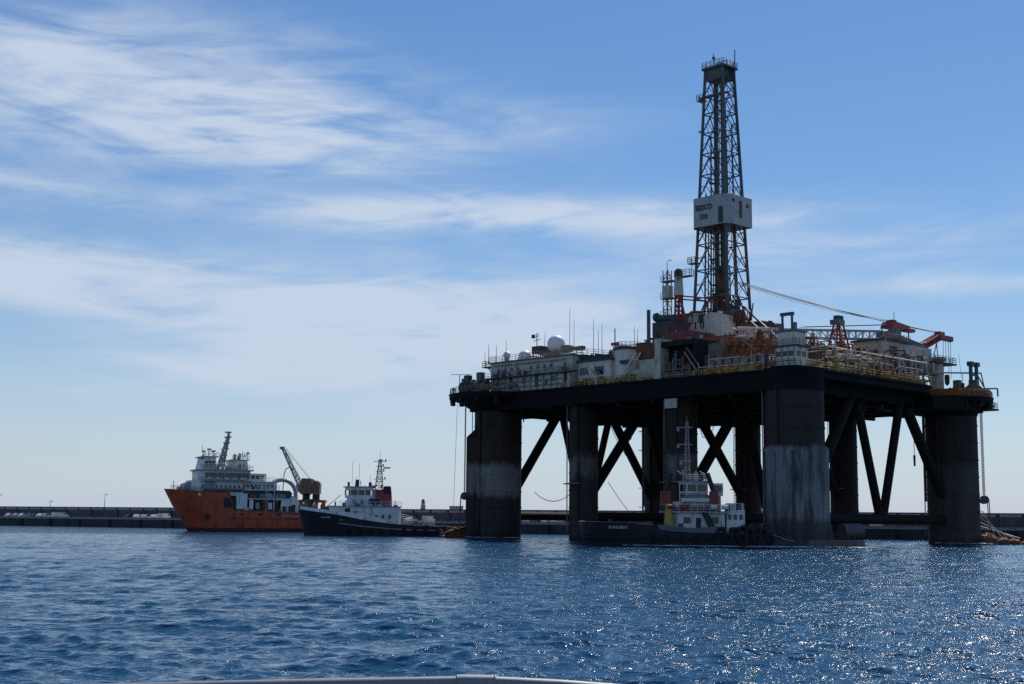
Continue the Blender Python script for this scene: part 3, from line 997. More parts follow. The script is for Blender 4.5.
# platforms at its outer end
for z, w in ((32.6, 2.0), (29.6, 2.6)):
    p_ = MB().box(1.0 - w, 0.98, -3.6, -0.2, z, z + 0.16).build('end_platform', 'dark_grey', acc)
    mb = MB()
    railing(mb, [(0.9, -3.5, z + .16), (1.05 - w, -3.5, z + .16), (1.05 - w, -0.3, z + .16)], 1.1, 1.0, 0.045)
    mb.tube((1 - w + .2, -2, z), (0.9, -2, z - 1.5), 0.1, n=5)
    mb.build('platform_rail', 'dark_grey', p_)
# second, lower block
acc2 = MB().box(22.95, 30.8, -1.9, 8, RH + 0.02, 31.9).build('engine_house', 'white_paint', rig)
MB().box(22.92, 31.1, -2.3, 8.3, 31.904, 32.3).build('roof', 'dark_grey', acc2)
MB().box(23.4, 25.6, -1.98, -1.88, 29.6, 30.9).build('louvre', 'dirty_grey', acc2)
MB().box(27.0, 29.2, -1.98, -1.88, 29.4, 30.9).build('window', 'glass_dark', acc2)
mb = MB()
for k in range(9):
    x = 23.2 + k * 0.85
    h = random.uniform(.4, 1.2)
    mb.box(x, x + .7, -1.5, 1.5, 32.304, 32.3 + h)
mb.build('roof_units', 'dark_grey', acc2)['kind'] = 'stuff'
mb = MB()
mb.tube((27.0, -3.6, 30.4), (29.4, -3.6, RH), 0.18, n=6)
mb.tube((27.3, -3.0, 30.4), (29.7, -3.0, RH), 0.18, n=6)
for k in range(8):
    s = k / 8
    mb.box(27.0 + 2.4 * s, 27.6 + 2.4 * s, -3.6, -3.0, 30.3 - 3 * s, 30.36 - 3 * s)
mb.build('stairway', 'white_paint', rig)
for k in range(7):
    x = 20.4 + k * 1.4
    MB().box(x, x + random.uniform(.7, 1.2), -3.9, -2.6, RH + 0.01, RH + random.uniform(.6, 1.6)).build('equipment_box', random.choice(('rust_brown', 'dirty_grey', 'rust_orange', 'house_grey')), rig)
# radomes and aerials
for (x, y, z, r, bs) in ((9.7, 6, 37.3, 1.75, 1.5), (1.9, 5.2, 35.3, 1.35, 0.5), (-2.0, 4.0, 35.9, 0.75, 1.3)):
    d_ = MB().sphere((x, y, z), r, 26, 16, -0.8).build('radome', 'dome_white', rig, True)
    MB().lathe([(r * 0.8, z - r - bs), (r * 0.62, z - r * 0.78)], (x, y), 16).build('radome_base', 'dirty_grey', d_, True)
MB().lathe([(0.6, 33.3), (0.5, 34.3)], (-2.0, 4.0), 12).build('dome_post', 'dirty_grey', rig)
MB().box(-2.4, 1.0, 2.0, 6.2, 33.0, 33.45).build('dome_platform', 'dark_grey', rig)
pl = MB().box(5.0, 7.4, 4, 7, 35.6, 37.0).build('equipment_cabin', 'dark_grey', rig)
mb = MB()
for x in (5.2, 7.2, 8.4, 11.2):
    for y in (4.2, 6.8):
        mb.tube((x, y, 33.4), (x, y, 35.6), 0.16, n=5)
mb.box(8.0, 13.0, 4, 8, 34.9, 35.4)
mb.box(12.4, 14.2, 4.4, 6, 35.4, 36.6)
mb.build('support_frame', 'dirty_grey', pl)
for k, (x, y, z0, z1) in enumerate(((15.2, 4, 33.4, 43.5), (16.3, 4, 33.4, 41.2), (21.3, 4, 33.0, 40.8), (22.3, 4.2, 33, 38.6), (23.4, 4, 32, 39.6), (32.0, 4, 33, 37.8), (31.3, 4, 33, 38.4),
                                    (6.6, 6, 37, 39.8), (0.2, -3, 33.5, 37.2), (2.4, -3, 33.5, 36.8), (-2.3, -1.6, 33, 36.0), (4.6, -2.5, 33.5, 37.6))):
    tube('whip_aerial', 'cable_grey', rig, (x, y, z0), (x, y, z1), 0.07, 0.035, 5)
mb = MB()
for z, l in ((38.2, 1.0), (38.9, 0.7), (39.4, 0.4)):
    mb.tube((5.4 - l, 5, z), (5.4 + l, 5, z + .3), 0.07, n=4)
mb.tube((5.4, 5, 37), (5.4, 5, 39.6), 0.09, n=5)
mb.box(4.1, 4.7, 4.8, 5.2, 38.8, 39.5)
mb.build('radar_mast', 'dark_grey', rig)
mb = MB()
mb.tube((27.1, 3, 32.3), (27.1, 3, 35.6), 0.1, n=5).box(26.7, 28.4, 2.8, 3.2, 35.2, 35.7).tube((27.1, 3, 34.2), (28.6, 3, 35.2), .07, n=4)
mb.build('floodlight_mast', 'crane_red', rig)
mb = MB()
for x in (18.9, 20.2):
    mb.tube((x, 2, 33.4), (x, 2, 34.9), 0.1, n=5).box(x - .5, x + .5, 1.5, 2.5, 34.9, 35.6)
mb.build('ventilator', 'green_paint', rig)
# big pale tank
tk = MB().lathe([(2.45, RH), (2.45, 33.6), (2.0, 34.2)], (33.0, 0.4), 32).build('storage_tank', 'white_paint', rig, True)
mb = MB().lathe([(2.5, 33.5), (2.62, 33.55), (2.62, 33.95), (2.2, 34.25)], (33.0, 0.4), 32)
railing(mb, [(33 + 2.3 * math.cos(R(20 * k)), 0.4 + 2.3 * math.sin(R(20 * k)), 34) for k in range(19)], 0.9, 2)
mb.build('tank_rim', 'dark_grey', tk)
MB().box(29.9, 31.0, -1.2, 1.2, RH, 33.8).build('stair_tower', 'white_paint', tk)
MB().box(33.4, 36.6, -2.35, -1.7, 30.9, 31.5).build('tank_walkway', 'dark_grey', tk)
tube('davit', 'dark_grey', tk, (31.6, -1.6, 33.6), (31.6, -1.6, 37.4), 0.1)
mb = MB()
mb.tube((34.2, -3.4, 28.0), (38.0, -3.4, 32.4), 0.2, n=6).tube((34.8, -2.8, 28.0), (38.6, -2.8, 32.4), 0.2, n=6)
for k in range(12):
    s = k / 12
    mb.box(34.2 + 3.8 * s, 34.9 + 3.8 * s, -3.4, -2.8, 28 + 4.4 * s, 28.06 + 4.4 * s)
mb.build('stairway', 'white_paint', rig)
tube('exhaust_stack', 'steel_dark', rig, (39.4, -1.6, RH), (39.4, -1.6, 39.9), 0.33, n=12)
for (a, b_, z0, z1) in ((37.2, 39.0, 31.4, 34.2), (38.0, 41.4, 29.6, 31.2), (39.0, 41.6, 31.3, 34.0)):
    box('rusty_locker', 'rust_brown' if z0 > 30 else 'house_grey', rig, a, b_, -2.4, 0.4, z0, z1)
box('pump_house', 'house_grey', rig, 36.4, 41.8, -2.6, 3, RH + 0.01, 29.55)

# --- portal frame module with a dark bay
pm = MB().box(42.0, 43.3, -3.2, 8, RH + 0.01, 34.4).build('portal_module', 'house_grey', rig)
MB().box(43.31, 50.6, -3.0, 8, 32.9, 33.8).box(50.2, 50.6, -3.0, 8, RH + 0.01, 32.9).build('portal_beam', 'rig_black', pm)
MB().box(43.31, 50.19, -2.9, 8, RH + 0.01, 28.5).build('bay_sill', 'dirty_grey', pm)
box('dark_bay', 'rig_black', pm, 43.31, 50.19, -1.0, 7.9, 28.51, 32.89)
mb = MB()
for z in (27.9, 28.4, 28.9):
    mb.tube((43.4, -3.05, z), (50.1, -3.05, z - 0.05), 0.09, n=5)
mb.tube((46.5, -2.95, 29), (46.5, -2.95, 32), 0.12, n=5)
mb.build('bay_rails', 'dirty_grey', pm)
# stair rising beside it
mb = MB()
mb.tube((48.6, -3.3, 31.6), (51.4, -3.3, 28), 0.18, n=6).tube((49.0, -3.3, 32.4), (51.8, -3.3, 28.8), 0.09, n=6)
mb.build('stairway', 'dirty_grey', rig)

# --- red module under the drill floor, winches and drums
rm = MB().box(37.4, 42.4, 5.6, 13, 33.6, 36.9).box(42.4, 45.8, 5.8, 13, 33.6, 35.9).build('mud_module', 'rig_red', rig)
box('walkway', 'dirty_grey', rm, 36.6, 48.4, 4.6, 5.58, 33.2, 33.45)
mb = MB()
railing(mb, [(36.7, 4.7, 33.45), (48.3, 4.7, 33.45)], 1.1, 1.2, 0.05)
railing(mb, [(37.5, 5.7, 36.9), (42.3, 5.7, 36.9)], 1.0, 1.2, 0.05)
mb.build('module_rail', 'crane_red', rm)
for k in range(6):
    x = 37.8 + k * 1.2
    MB().box(x, x + random.uniform(.5, 1.0), 5.45, 5.58, 34.2 + random.uniform(0, .6), 34.9 + random.uniform(.4, .9)).build('panel', random.choice(('rust_brown', 'rig_red', 'dirty_grey')), rm)
box('shaker_house', 'house_grey', rig, 33.2, 37.5, 5.4, 13, 31.0, 35.2)
box('pipe_bridge', 'yellow_paint', rig, 32.8, 37.5, 4.6, 5.38, 33.0, 34.2)
mb = MB()
mb.tube((33.2, 8.2, 40.0), (37.0, 8.2, 39.8), .7, n=16)
mb.box(33.0, 37.3, 7, 12, 35.3, 39.2)
mb.build('cable_drum', 'dark_grey', rig)
tube('drum_flange', 'teal_paint', rig, (32.9, 8.0, 40.3), (33.4, 8.0, 40.3), .85, n=18)

# --- red king post crane left of the derrick, with its ladder tower
kp = MB()
bp = [(34.3, 11.6, 35), (35.3, 11.6, 35), (35.3, 12.6, 35), (34.3, 12.6, 35)]
tp = [(34.6, 11.7, 45.2), (35.4, 11.7, 45.2), (35.4, 12.6, 45.2), (34.6, 12.6, 45.2)]
truss(kp, bp, tp, 6, 0.22, 0.12)
kp.tube((35.3, 12, 44.8), (37.4, 12, 37.0), 0.24, n=8)
kp.tube((35.0, 12, 44.6), (40.2, 17, 44.0), 0.14, n=6).tube((35.0, 12, 44.0), (40.2, 17, 43.4), 0.14, n=6)
kp = kp.build('king_post', 'crane_red', rig)
MB().lathe([(0.95, 44.6), (0.75, 48.0), (0.8, 48.1)], (35.0, 12.1), 14).build('king_post_head', 'house_grey', kp, True)
MB().lathe([(0.85, 48.1), (0.8, 49.2), (0.4, 49.6)], (35.0, 12.1), 14).build('sheave_housing', 'rust_brown', kp, True)
box('head_platform', 'dirty_grey', kp, 34.6, 38.0, 11.6, 12.8, 47.9, 48.1)
mb = MB()
railing(mb, [(35.8, 11.6, 48.1), (38.0, 11.6, 48.1), (38, 12.8, 48.1)], 1.1, 1.0, 0.06)
mb.tube((38, 12.2, 48), (38, 12.2, 50.4), 0.06, n=4)
mb.build('head_rail', 'dirty_grey', kp)
lt = MB()
truss(lt, [(31.9, 11.4, 35), (33.0, 11.4, 35), (33.0, 12.5, 35), (31.9, 12.5, 35)], [(31.9, 11.4, 49.6), (33.0, 11.4, 49.6), (33.0, 12.5, 49.6), (31.9, 12.5, 49.6)], 10, 0.10, 0.06)
for z in (40.8, 44.2, 47.4):
    lt.box(31.5, 34.2, 11.1, 12.8, z, z + 0.16)
    railing(lt, [(31.5, 11.1, z + .16), (34.2, 11.1, z + .16)], 1.0, 0.9, 0.045)
lt.path([(32.4, 12, 49.6), (32.4, 12, 51.2), (32.9, 12, 51.6), (33.6, 12, 51.3)], 0.06, 4)
lt.build('ladder_tower', 'dirty_grey', rig)
box('lookout_cabin', 'house_grey', rig, 32.0, 33.6, 11.0, 12.2, 44.4, 46.6)

# --- drill floor
df = MB().box(29, 44.6, 18, 35, 37.6, 39.4).build('drill_floor', 'rust_brown', rig)
mb = MB()
for x in (30, 37, 43.8):
    for y in (18.6, 34.4):
        mb.box(x - .5, x + .5, y - .5, y + .5, RH, 37.6)
for x0, x1 in ((30, 37), (37, 43.8)):
    mb.tube((x0, 18.6, RH), (x1, 18.6, 37.4), 0.3, n=6)
    mb.tube((x1, 18.6, RH), (x0, 18.6, 37.4), 0.3, n=6)
mb.build('substructure', 'rust_brown', df)
box('substructure_wall', 'rust_brown', df, 30.2, 43.6, 19.2, 33.8, RH, 37.58)
ww = MB().box(35.8, 43.4, 13.8, 17.9, 35.8, 40.6).build('windwall', 'white_paint', rig)
text('lettering', '7 1 0', 2.0, 'letter_black', ww, (37.5, 13.77, 38.3), (1, 0, 0), (0, 0, 1), 0.02, 0.03)
mb = MB()
for k in range(8):
    x = 36.0 + k * .9
    mb.box(x, x + random.uniform(.2, .5), 14, 15, 40.602, 40.8 + random.random() * .6)
mb.build('wall_lamps', 'white_paint', ww)['kind'] = 'stuff'
for k in range(6):
    x = 36.6 + k * 1.2
    MB().box(x, x + 0.06, 13.74, 13.80, 35.9, 40.4).build('wall_rib', 'white_paint', ww)

# derrick
DU, DV = 35.1, 25.0


def ring(z):
    t = (z - 39.4) / (91.2 - 39.4)
    # slight taper break at the top: straight sides above the racking board
    a = 4.1 * (1 - t) + 2.05 * t
    b = 3.6 * (1 - t) + 1.75 * t
    return [Vector((DU - a, DV - b, z)), Vector((DU + a, DV - b, z)), Vector((DU + a, DV + b, z)), Vector((DU - a, DV + b, z))]


lv_ = [39.4, 45.6, 51.0, 56.0, 60.6, 65.2, 69.6, 73.8, 77.9, 81.8, 85.4, 88.6, 91.2]
rings = [ring(z) for z in lv_]
dk = None
for q in rings:
    gb = MB()
    for i in range(4):
        gb.tube(q[i], q[(i + 1) % 4], 0.13, n=5)
    o = gb.build('girt_frame' if dk else 'derrick', 'steel_dark', dk or rig)
    dk = dk or o
for i in range(4):
    MB().path([q[i] for q in rings], 0.30, 8).build('leg', 'steel_dark', dk)
for i in range(4):
    fb = MB()
    for j in range(len(rings) - 1):
        a, b_ = rings[j], rings[j + 1]
        i2 = (i + 1) % 4
        m0 = (a[i] + a[i2]) / 2
        m1 = (b_[i] + b_[i2]) / 2
        if j == 0:
            fb.tube(a[i], m1, 0.17, n=5).tube(a[i2], m1, 0.17, n=5)
            continue
        fb.tube(a[i], m1, 0.105, n=5).tube(a[i2], m1, 0.105, n=5)
        q0 = a[i].lerp(b_[i], .5)
        q1 = a[i2].lerp(b_[i2], .5)
        fb.tube(q0, a[i].lerp(m1, .5), 0.07, n=4).tube(q1, a[i2].lerp(m1, .5), 0.07, n=4)
        fb.tube(a[i].lerp(m1, .5), m0, 0.07, n=4).tube(a[i2].lerp(m1, .5), m0, 0.07, n=4)
    fb.build('face_bracing', 'steel_dark', dk)
# guide rails, stand pipes, travelling block, racked pipe
for (x, y, z0, z1, r) in ((DU - 1.0, DV - .6, 40, 90, .20), (DU + 1.0, DV - .6, 40, 90, .20), (DU - 2.4, DV - 2.3, 40, 66, .17), (DU + 2.6, DV - 2.0, 40, 64, .14), (DU - .3, DV + 1.6, 40, 88, .13), (DU + 2.2, DV - 1.0, 40, 84, .18), (DU + 1.6, DV + 2.2, 40, 80, .16), (DU - 3.0, DV + .5, 40, 78, .15), (DU + 3.0, DV + 1.0, 40, 62, .16)):
    tube('guide_rail', 'steel_dark', dk, (x, y, z0), (x * .85 + DU * .15, y * .85 + DV * .15, z1), r, n=6)
mb = MB()
for k in range(6):
    for j in range(2):
        x, y = DU - 2.6 + k * .62, DV - 1.9 + j * .9
        mb.tube((x, y, 39.8), (x + .3, y + .25, 64 + (k % 3) * .5), 0.085, n=4)
mb.build('drill_pipe_stand', 'steel_dark', dk)['kind'] = 'stuff'
irng = random.Random(9)
for k in range(14):
    x, y = irng.uniform(-2.6, 2.6), irng.uniform(-2.2, 2.2)
    z0 = irng.choice((40, 40, 46, 55, 66))
    z1 = z0 + irng.uniform(8, 24)
    f0, f1 = 1 - (z0 - 40) / 110, 1 - (z1 - 40) / 110
    tube('service_pipe', irng.choice(('steel_dark', 'dark_grey', 'rust_brown', 'dirty_grey')), dk, (DU + x * f0, DV + y * f0, z0), (DU + x * f1, DV + y * f1, z1), irng.uniform(.07, .16), n=5)
for k in range(9):
    z = 43 + k * 5
    f0 = 1 - (z - 40) / 110
    x = irng.uniform(-2.5, 1.2)
    box('inner_platform', 'steel_dark', dk, DU + x * f0, DU + (x + irng.uniform(.8, 1.8)) * f0, DV - 2.4 * f0, DV - .6 * f0, z, z + .18)
tb = MB().box(DU - .9, DU + .9, DV - 1, DV + .8, 47, 50.4).box(DU - 1.3, DU + 1.3, DV - 1.3, DV + 1, 43.4, 46.6).tube((DU, DV, 50.4), (DU, DV, 52), .5, n=8)
tb.build('top_drive', 'rust_brown', dk)
mb = MB()
for s in (-.5, -.2, .2, .5):
    mb.tube((DU + s, DV, 52), (DU + s * .8, DV, 90), 0.05, n=4)
mb.build('drill_line', 'cable_grey', dk)['kind'] = 'stuff'
dwh = MB().box(29.2, 33.6, 18.4, 23, 39.42, 42.4).build('doghouse', 'dark_grey', df)
box('winch_cover', 'rust_brown', df, 38.5, 43.5, 26, 33, 39.42, 40.7)
MB().lathe([(1.7, 39.42), (1.9, 41.5), (1.2, 42.8)], (32.8, 20), 14).build('drawworks', 'dark_grey', df, True)
mb = MB()
for k in range(16):
    x, y = random.uniform(36, 44), random.uniform(18.5, 24)
    mb.tube((x, y, 39.4), (x + random.uniform(-1.5, 1.5), y + random.uniform(-1, 1), 39.4 + random.uniform(1.5, 5)), random.uniform(.1, .28), n=5)
mb.build('hoses_and_pipes', 'dark_grey', df)['kind'] = 'stuff'
# stays at the foot, right side
for a, b_ in (((44, 24, 39), (37.6, 22.0, 44.6)), ((49.6, 22, 36.4), (38.8, 23.5, 45.4)), ((48.0, 22, 36.4), (38.6, 22.5, 44.2)), ((44.6, 19, 38), (39.0, 21.8, 43))):
    tube('raker', 'steel_dark', dk, a, b_, 0.24, n=6)
# racking board cladding (the grey belt)
bz0, bz1 = 59.2, 64.9
a, b_, ch_ = 4.45, 3.8, 0.0
belt = MB()
poly = [(DU - a, DV - b_ + 1.0), (DU - a + 1.0, DV - b_ - .2), (DU + 3.4, DV - b_), (DU + a, DV - b_ + 1.2), (DU + a, DV + b_), (DU - a, DV + b_)]
n = len(poly)
vs_ = [(x, y, bz0) for x, y in poly] + [(x, y, bz1) for x, y in poly]
belt.add(vs_, [(k, (k + 1) % n, n + (k + 1) % n, n + k) for k in range(n)])
inn = [(DU + (x - DU) * .97, DV + (y - DV) * .97) for x, y in poly]
belt.add([(x, y, bz0) for x, y in inn] + [(x, y, bz1) for x, y in inn], [(n + k, n + (k + 1) % n, (k + 1) % n, k) for k in range(n)])
belt.add([(x, y, bz1) for x, y in poly] + [(x, y, bz1) for x, y in inn], [(k, (k + 1) % n, n + (k + 1) % n, n + k) for k in range(n)])
bo = belt.build('racking_board_belt', 'belt_grey', dk)
mb = MB().prism([(DU + (x - DU) * .96, DV + (y - DV) * .96) for x, y in poly], bz0 + .02, bz0 + .3)
mb.build('racking_floor', 'steel_dark', dk)
text('lettering', 'SEDCO', 1.4, 'letter_black', dk, (DU - 1.1, DV - b_ - .28, 62.4), (1, 0.02, 0), (0, 0, 1), 0.02, 0.03, 0.85)
text('lettering', '710', 1.35, 'letter_black', dk, (DU - 1.1, DV - b_ - .28, 60.6), (1, 0.02, 0), (0, 0, 1), 0.02, 0.03, 0.9)
MB().box(DU + 2.3, DU + 3.3, DV - b_ - .16, DV - b_ + .1, 59.4, 62.5).build('belt_door', 'dark_grey', dk)
MB().box(DU + a + .02, DU + a + .1, DV - .2, DV + .5, 60.6, 63.9).build('belt_door', 'rust_brown', dk)
MB().box(DU + a + .02, DU + a + .12, DV - 2.4, DV - 1.7, 63.4, 64.1).build('belt_lamp', 'dark_grey', dk)
MB().box(DU + a + .02, DU + a + .12, DV + 2.0, DV + 2.6, 62.9, 63.6).build('belt_lamp', 'dark_grey', dk)
# crown
cr = MB().box(DU - 2.6, DU + 2.7, DV - 2.3, DV + 2.3, 90.6, 91.0).box(DU - 2.0, DU + 1.9, DV - 1.9, DV + 1.7, 88.4, 90.6).build('crown_block', 'steel_dark', dk)
mb = MB()
railing(mb, [(DU - 2.5, DV + 2.2, 91), (DU - 2.5, DV - 2.2, 91), (DU + 2.6, DV - 2.2, 91), (DU + 2.6, DV + 2.2, 91), (DU - 2.5, DV + 2.2, 91)], 1.1, 1.1, 0.06)
mb.path([(DU - .6, DV, 91), (DU - .6, DV, 92.3), (DU + 1.8, DV, 92.3), (DU + 1.8, DV, 91)], .13, 5)
mb.tube((DU - 1.0, DV - .5, 91), (DU - 1.0, DV - .5, 94.2), .07, n=4).box(DU - 1.2, DU - .8, DV - .7, DV - .3, 93.0, 93.5)
mb.tube((DU + 2.8, DV + 1.2, 86), (DU + 2.8, DV + 1.2, 94.4), .10, n=4).tube((DU + 2.4, DV + .9, 87), (DU + 2.5, DV + .9, 92), .06, n=4)
mb.build('crown_rail', 'steel_dark', dk)
box('crown_step', 'steel_dark', dk, DU - 3.2, DU + 3.4, DV - 2.2, DV - 1.6, 85.0, 85.25)
mb = MB().box(DU - 3.7, DU - 2.3, DV - 2.5, DV - 1, 84.6, 84.8)
railing(mb, [(DU - 2.3, DV - 2.5, 84.8), (DU - 3.7, DV - 2.5, 84.8), (DU - 3.7, DV - 1, 84.8)], 1.1, .8, .06)
mb.box(DU - 3.4, DU - 2.6, DV - 2.5, DV - 1.4, 78.4, 78.55)
mb.box(DU - 5.2, DU - 3.2, DV - 3.8, DV - 2.5, 52.4, 52.6)
railing(mb, [(DU - 3.4, DV - 3.8, 52.6), (DU - 5.2, DV - 3.8, 52.6), (DU - 5.2, DV - 2.5, 52.6)], 1.1, .9, .06)
mb.build('side_platforms', 'steel_dark', dk)

# --- rust-brown shed and the process skids on the near side
sh = MB()
sh.add([(48.6, 3, 31.0), (61.4, 3, 30.6), (61.4, 13, 30.6), (48.6, 13, 31.0), (51.0, 3.6, 34.4), (61.0, 3.6, 33.2), (61.0, 12, 33.2), (51.0, 12, 34.4)],
       [(0, 1, 5, 4), (4, 5, 6, 7), (1, 2, 6, 5), (2, 3, 7, 6), (3, 0, 4, 7), (3, 2, 1, 0)])
shed = sh.build('rusty_shed', 'rust_orange', rig)
mb = MB()
for k in range(8):
    x = 49.4 + k * 1.6
    mb.tube((x, 2.9, 30.9), (x + .9, 3.4, 33.8 - k * .05), .09, n=5)
mb.tube((48.4, 2.7, 33.4), (60.6, 2.9, 32.3), .1, n=5)
mb.build('shed_frame', 'rust_brown', shed)
mb = MB()
mb.tube((50.6, 1.5, 31), (53.6, 1.5, 35.0), .13, n=5).tube((51.6, 1.5, 31), (54.6, 1.5, 35.0), .13, n=5)
mb.tube((57, 1.5, 33.4), (60.8, 1.5, 30.4), .1, n=5)
mb.build('gangway_stays', 'dirty_grey', shed)
box('red_rail_beam', 'crane_red', rig, 45.6, 53.0, 4.2, 4.6, 34.2, 35.0)
box('mud_tank', 'dirty_grey', rig, 47.6, 52.8, 0.4, 6, 30.4, 33.2)

band = MB().box(52.0, 64.4, -2.2, -1.9, 28.4, 30.0).build('wind_screen', 'dirty_grey', rig)
for k in range(8):
    box('screen_post', 'dark_grey', band, 52.2 + k * 1.7, 52.45 + k * 1.7, -2.5, -2.21, RH, 30.9)
rng = random.Random(21)
PAL = ['dirty_grey', 'trestle_beige', 'dark_grey', 'rust_brown', 'dirty_grey', 'house_grey', 'rust_brown', 'rust_orange', 'rig_red']


def skid(x0, x1, y0, y1, z0, z1, face):
    """one module: a frame with tanks and pipes inside"""
    o = MB()
    for x in (x0, x1):
        for y in (y0, y1):
            o.tube((x, y, z0), (x, y, z1), .12, n=5)
    for z in (z0 + .1, z1):
        o.tube((x0, y0, z), (x1, y0, z), .11, n=5).tube((x0, y1, z), (x1, y1, z), .11, n=5)
        o.tube((x0, y0, z), (x0, y1, z), .11, n=5).tube((x1, y0, z), (x1, y1, z), .11, n=5)
    o.tube((x0, y0, z0), (x1, y0, z1), .08, n=5).tube((x1, y0, z0), (x1, y1, z1), .08, n=5)
    f_ = o.build('equipment_skid', rng.choice(PAL[:6]), rig)
    c = rng.randint(2, 4)
    for _ in range(c):
        w, d_, h = rng.uniform(.6, .9) * (x1 - x0) / 2, rng.uniform(.6, .95) * (y1 - y0) / 2, rng.uniform(.4, .95) * (z1 - z0)
        x, y = rng.uniform(x0, x1 - w), rng.uniform(y0, y1 - d_)
        if rng.random() < .4:
            MB().lathe([(min(w, d_) * .5, z0), (min(w, d_) * .5, z0 + h), (min(w, d_) * .3, z0 + h + .2)], (x + w / 2, y + d_ / 2), 12).build('vessel', rng.choice(PAL), f_)
        else:
            MB().box(x, x + w, y, y + d_, z0 + .02, z0 + h).build('cabinet', rng.choice(PAL), f_)
    p_ = MB()
    for _ in range(7):
        z = rng.uniform(z0 + .3, z1 + .4)
        p_.tube((x0 - .2, y0 - rng.random() * .3, z), (x1 + .2, y0 - rng.random() * .3, z), rng.uniform(.05, .13), n=5)
        z = rng.uniform(z0 + .3, z1)
        p_.tube((x1 + rng.random() * .3, y0, z), (x1 + rng.random() * .3, y1, z), rng.uniform(.05, .12), n=5)
        x = rng.uniform(x0, x1)
        p_.tube((x, y0 - .15, z0), (x, y0 - .15, z1 + rng.random()), rng.uniform(.05, .1), n=5)
    p_.build('pipework', rng.choice(PAL), f_)


for k in range(6):                           # near side, right of the portal module
    skid(51.6 + k * 2.35, 53.6 + k * 2.35, -1.8, 2.2, RH + .02, 29.2 + rng.random() * .6, 'v')
for k in range(6):                           # right-hand side
    y = 4.6 + k * 3.6
    skid(RL - 1.6, RL + 2.6, y, y + 3.0, RH + .02, 30.4 + rng.random() * 1.6, 'u')
for k in range(5):
    y = 6 + k * 4.4
    skid(RL - 8, RL - 3.2, y, y + 3.6, 29.0, 32.0 + rng.random() * 1.0, 'u')
for k in range(4):
    skid(56 + k * 2.6, 58 + k * 2.6, 9, 14, RH + .02, 32.4 + rng.random() * 1.4, 'v')
box('upper_deck', 'dark_grey', rig, 52, RL + 1.5, 8, 40, 28.6, 28.9)
mb = MB()
railing(mb, [(RE - .2, -2.2, RH + .01), (RE - .2, 33, RH + .01), (RE - 2, 37.6, RH + .01), (RE - 6, 39.2, RH + .01)], 1.2, 1.5, .05)
mb.build('guard_rail', 'yellow_paint', rig)
mb = MB()
railing(mb, [(22, -4.0, RH + .01), (41.6, -4.0, RH + .01)], 1.2, 1.5, .055)
mb.build('guard_rail', 'yellow_paint', rig)
mb = MB()
railing(mb, [(51.2, -4.0, RH + .01), (63.4, -4.0, RH + .01)], 0.9, 1.5, .05)
mb.build('guard_rail', 'yellow_paint', rig)
for k in range(16):
    x = 29.5 + k * .55 if k < 8 else 50.8 + (k - 8) * 1.6
    MB().box(x, x + rng.uniform(.4, 1.1), -3.9, -3.4, RH + .01, RH + rng.uniform(.4, 1.0)).build('deck_locker', rng.choice(('yellow_paint', 'rust_orange', 'yellow_paint', 'dirty_grey')), rig)
# rust-orange bulwarks on the right
for (y0, y1, z1) in ((20, 26, 28.5), (27, 35, 28.3)):
    box('bulwark', 'rust_orange', rig, RL + 3.0, RL + 3.3, y0, y1, RH + .01, z1)

# --- control house over the near column
ct = MB().box(65.7, 69.5, -2.0, 1.4, 27.81, 31.0).box(66.0, 69.2, -1.7, 1.2, 31.0, 33.4).build('control_house', 'white_paint', rig)
for k in range(3):
    MB().box(66.0 + k * 1.15, 66.8 + k * 1.15, -2.06, -1.96, 29.5, 30.3).build('window', 'glass_dark', ct)
for k in range(2):
    MB().box(69.47, 69.56, -1.6 + k * 1.5, -.6 + k * 1.5, 29.5, 30.3).build('window', 'glass_dark', ct)
box('roof_edge', 'dark_grey', ct, 65.3, 69.9, -2.4, 1.8, 31.01, 31.25)
box('roof_edge', 'green_paint', ct, 65.8, 69.4, -1.9, 1.4, 33.404, 33.65)
mb = MB()
mb.tube((66.4, -.8, 33.6), (66.4, -.8, 36.6), .2, n=6).tube((68.2, -.8, 33.6), (68.2, -.8, 36.6), .2, n=6).box(66.1, 68.5, -1.05, -.55, 36.1, 36.6)
mb.build('goalpost', 'teal_paint', ct)
MB().sphere((64.2, -1, 35.3), .42, 12, 8).tube((64.2, -1, RH), (64.2, -1, 35.0), .06, n=4).build('satellite_dome', 'teal_paint', ct, True)
MB().sphere((65.2, -1, 34.7), .32, 10, 7).tube((65.2, -1, 31.2), (65.2, -1, 34.5), .05, n=4).build('satellite_dome', 'teal_paint', ct, True)
mb = MB()
railing(mb, [(65.4, -2.3, 31.25), (69.8, -2.3, 31.25), (69.8, 1.7, 31.25)], 1.0, 1.0, .04)
mb.build('roof_rail', 'dirty_grey', ct)
mb = MB()
railing(mb, [(RL - 4, -2.0, 27.8), (RL, -4.3, 27.8), (RL + 3.2, -2.8, 27.8), (RL + 4.2, 0, 27.8)], 1.0, 1.0, .045)
mb.build('head_rail', 'dirty_grey', ct)
box('roof_box', 'dirty_grey', ct, 66.0, 66.4, -1.4, -.9, 33.66, 34.6)
box('roof_box', 'dirty_grey', ct, 68.6, 69.0, -1.2, -.6, 33.66, 34.9)
mb = MB()
for k in range(4):
    mb.tube((65.9 + k * 1.15, -2.1, 28.2), (65.9 + k * 1.15, -2.1, 31), .06, n=4)
mb.tube((65.5, -2.15, 28.8), (69.7, -2.15, 28.8), .06, n=4)
mb.build('wall_piping', 'dirty_grey', ct)

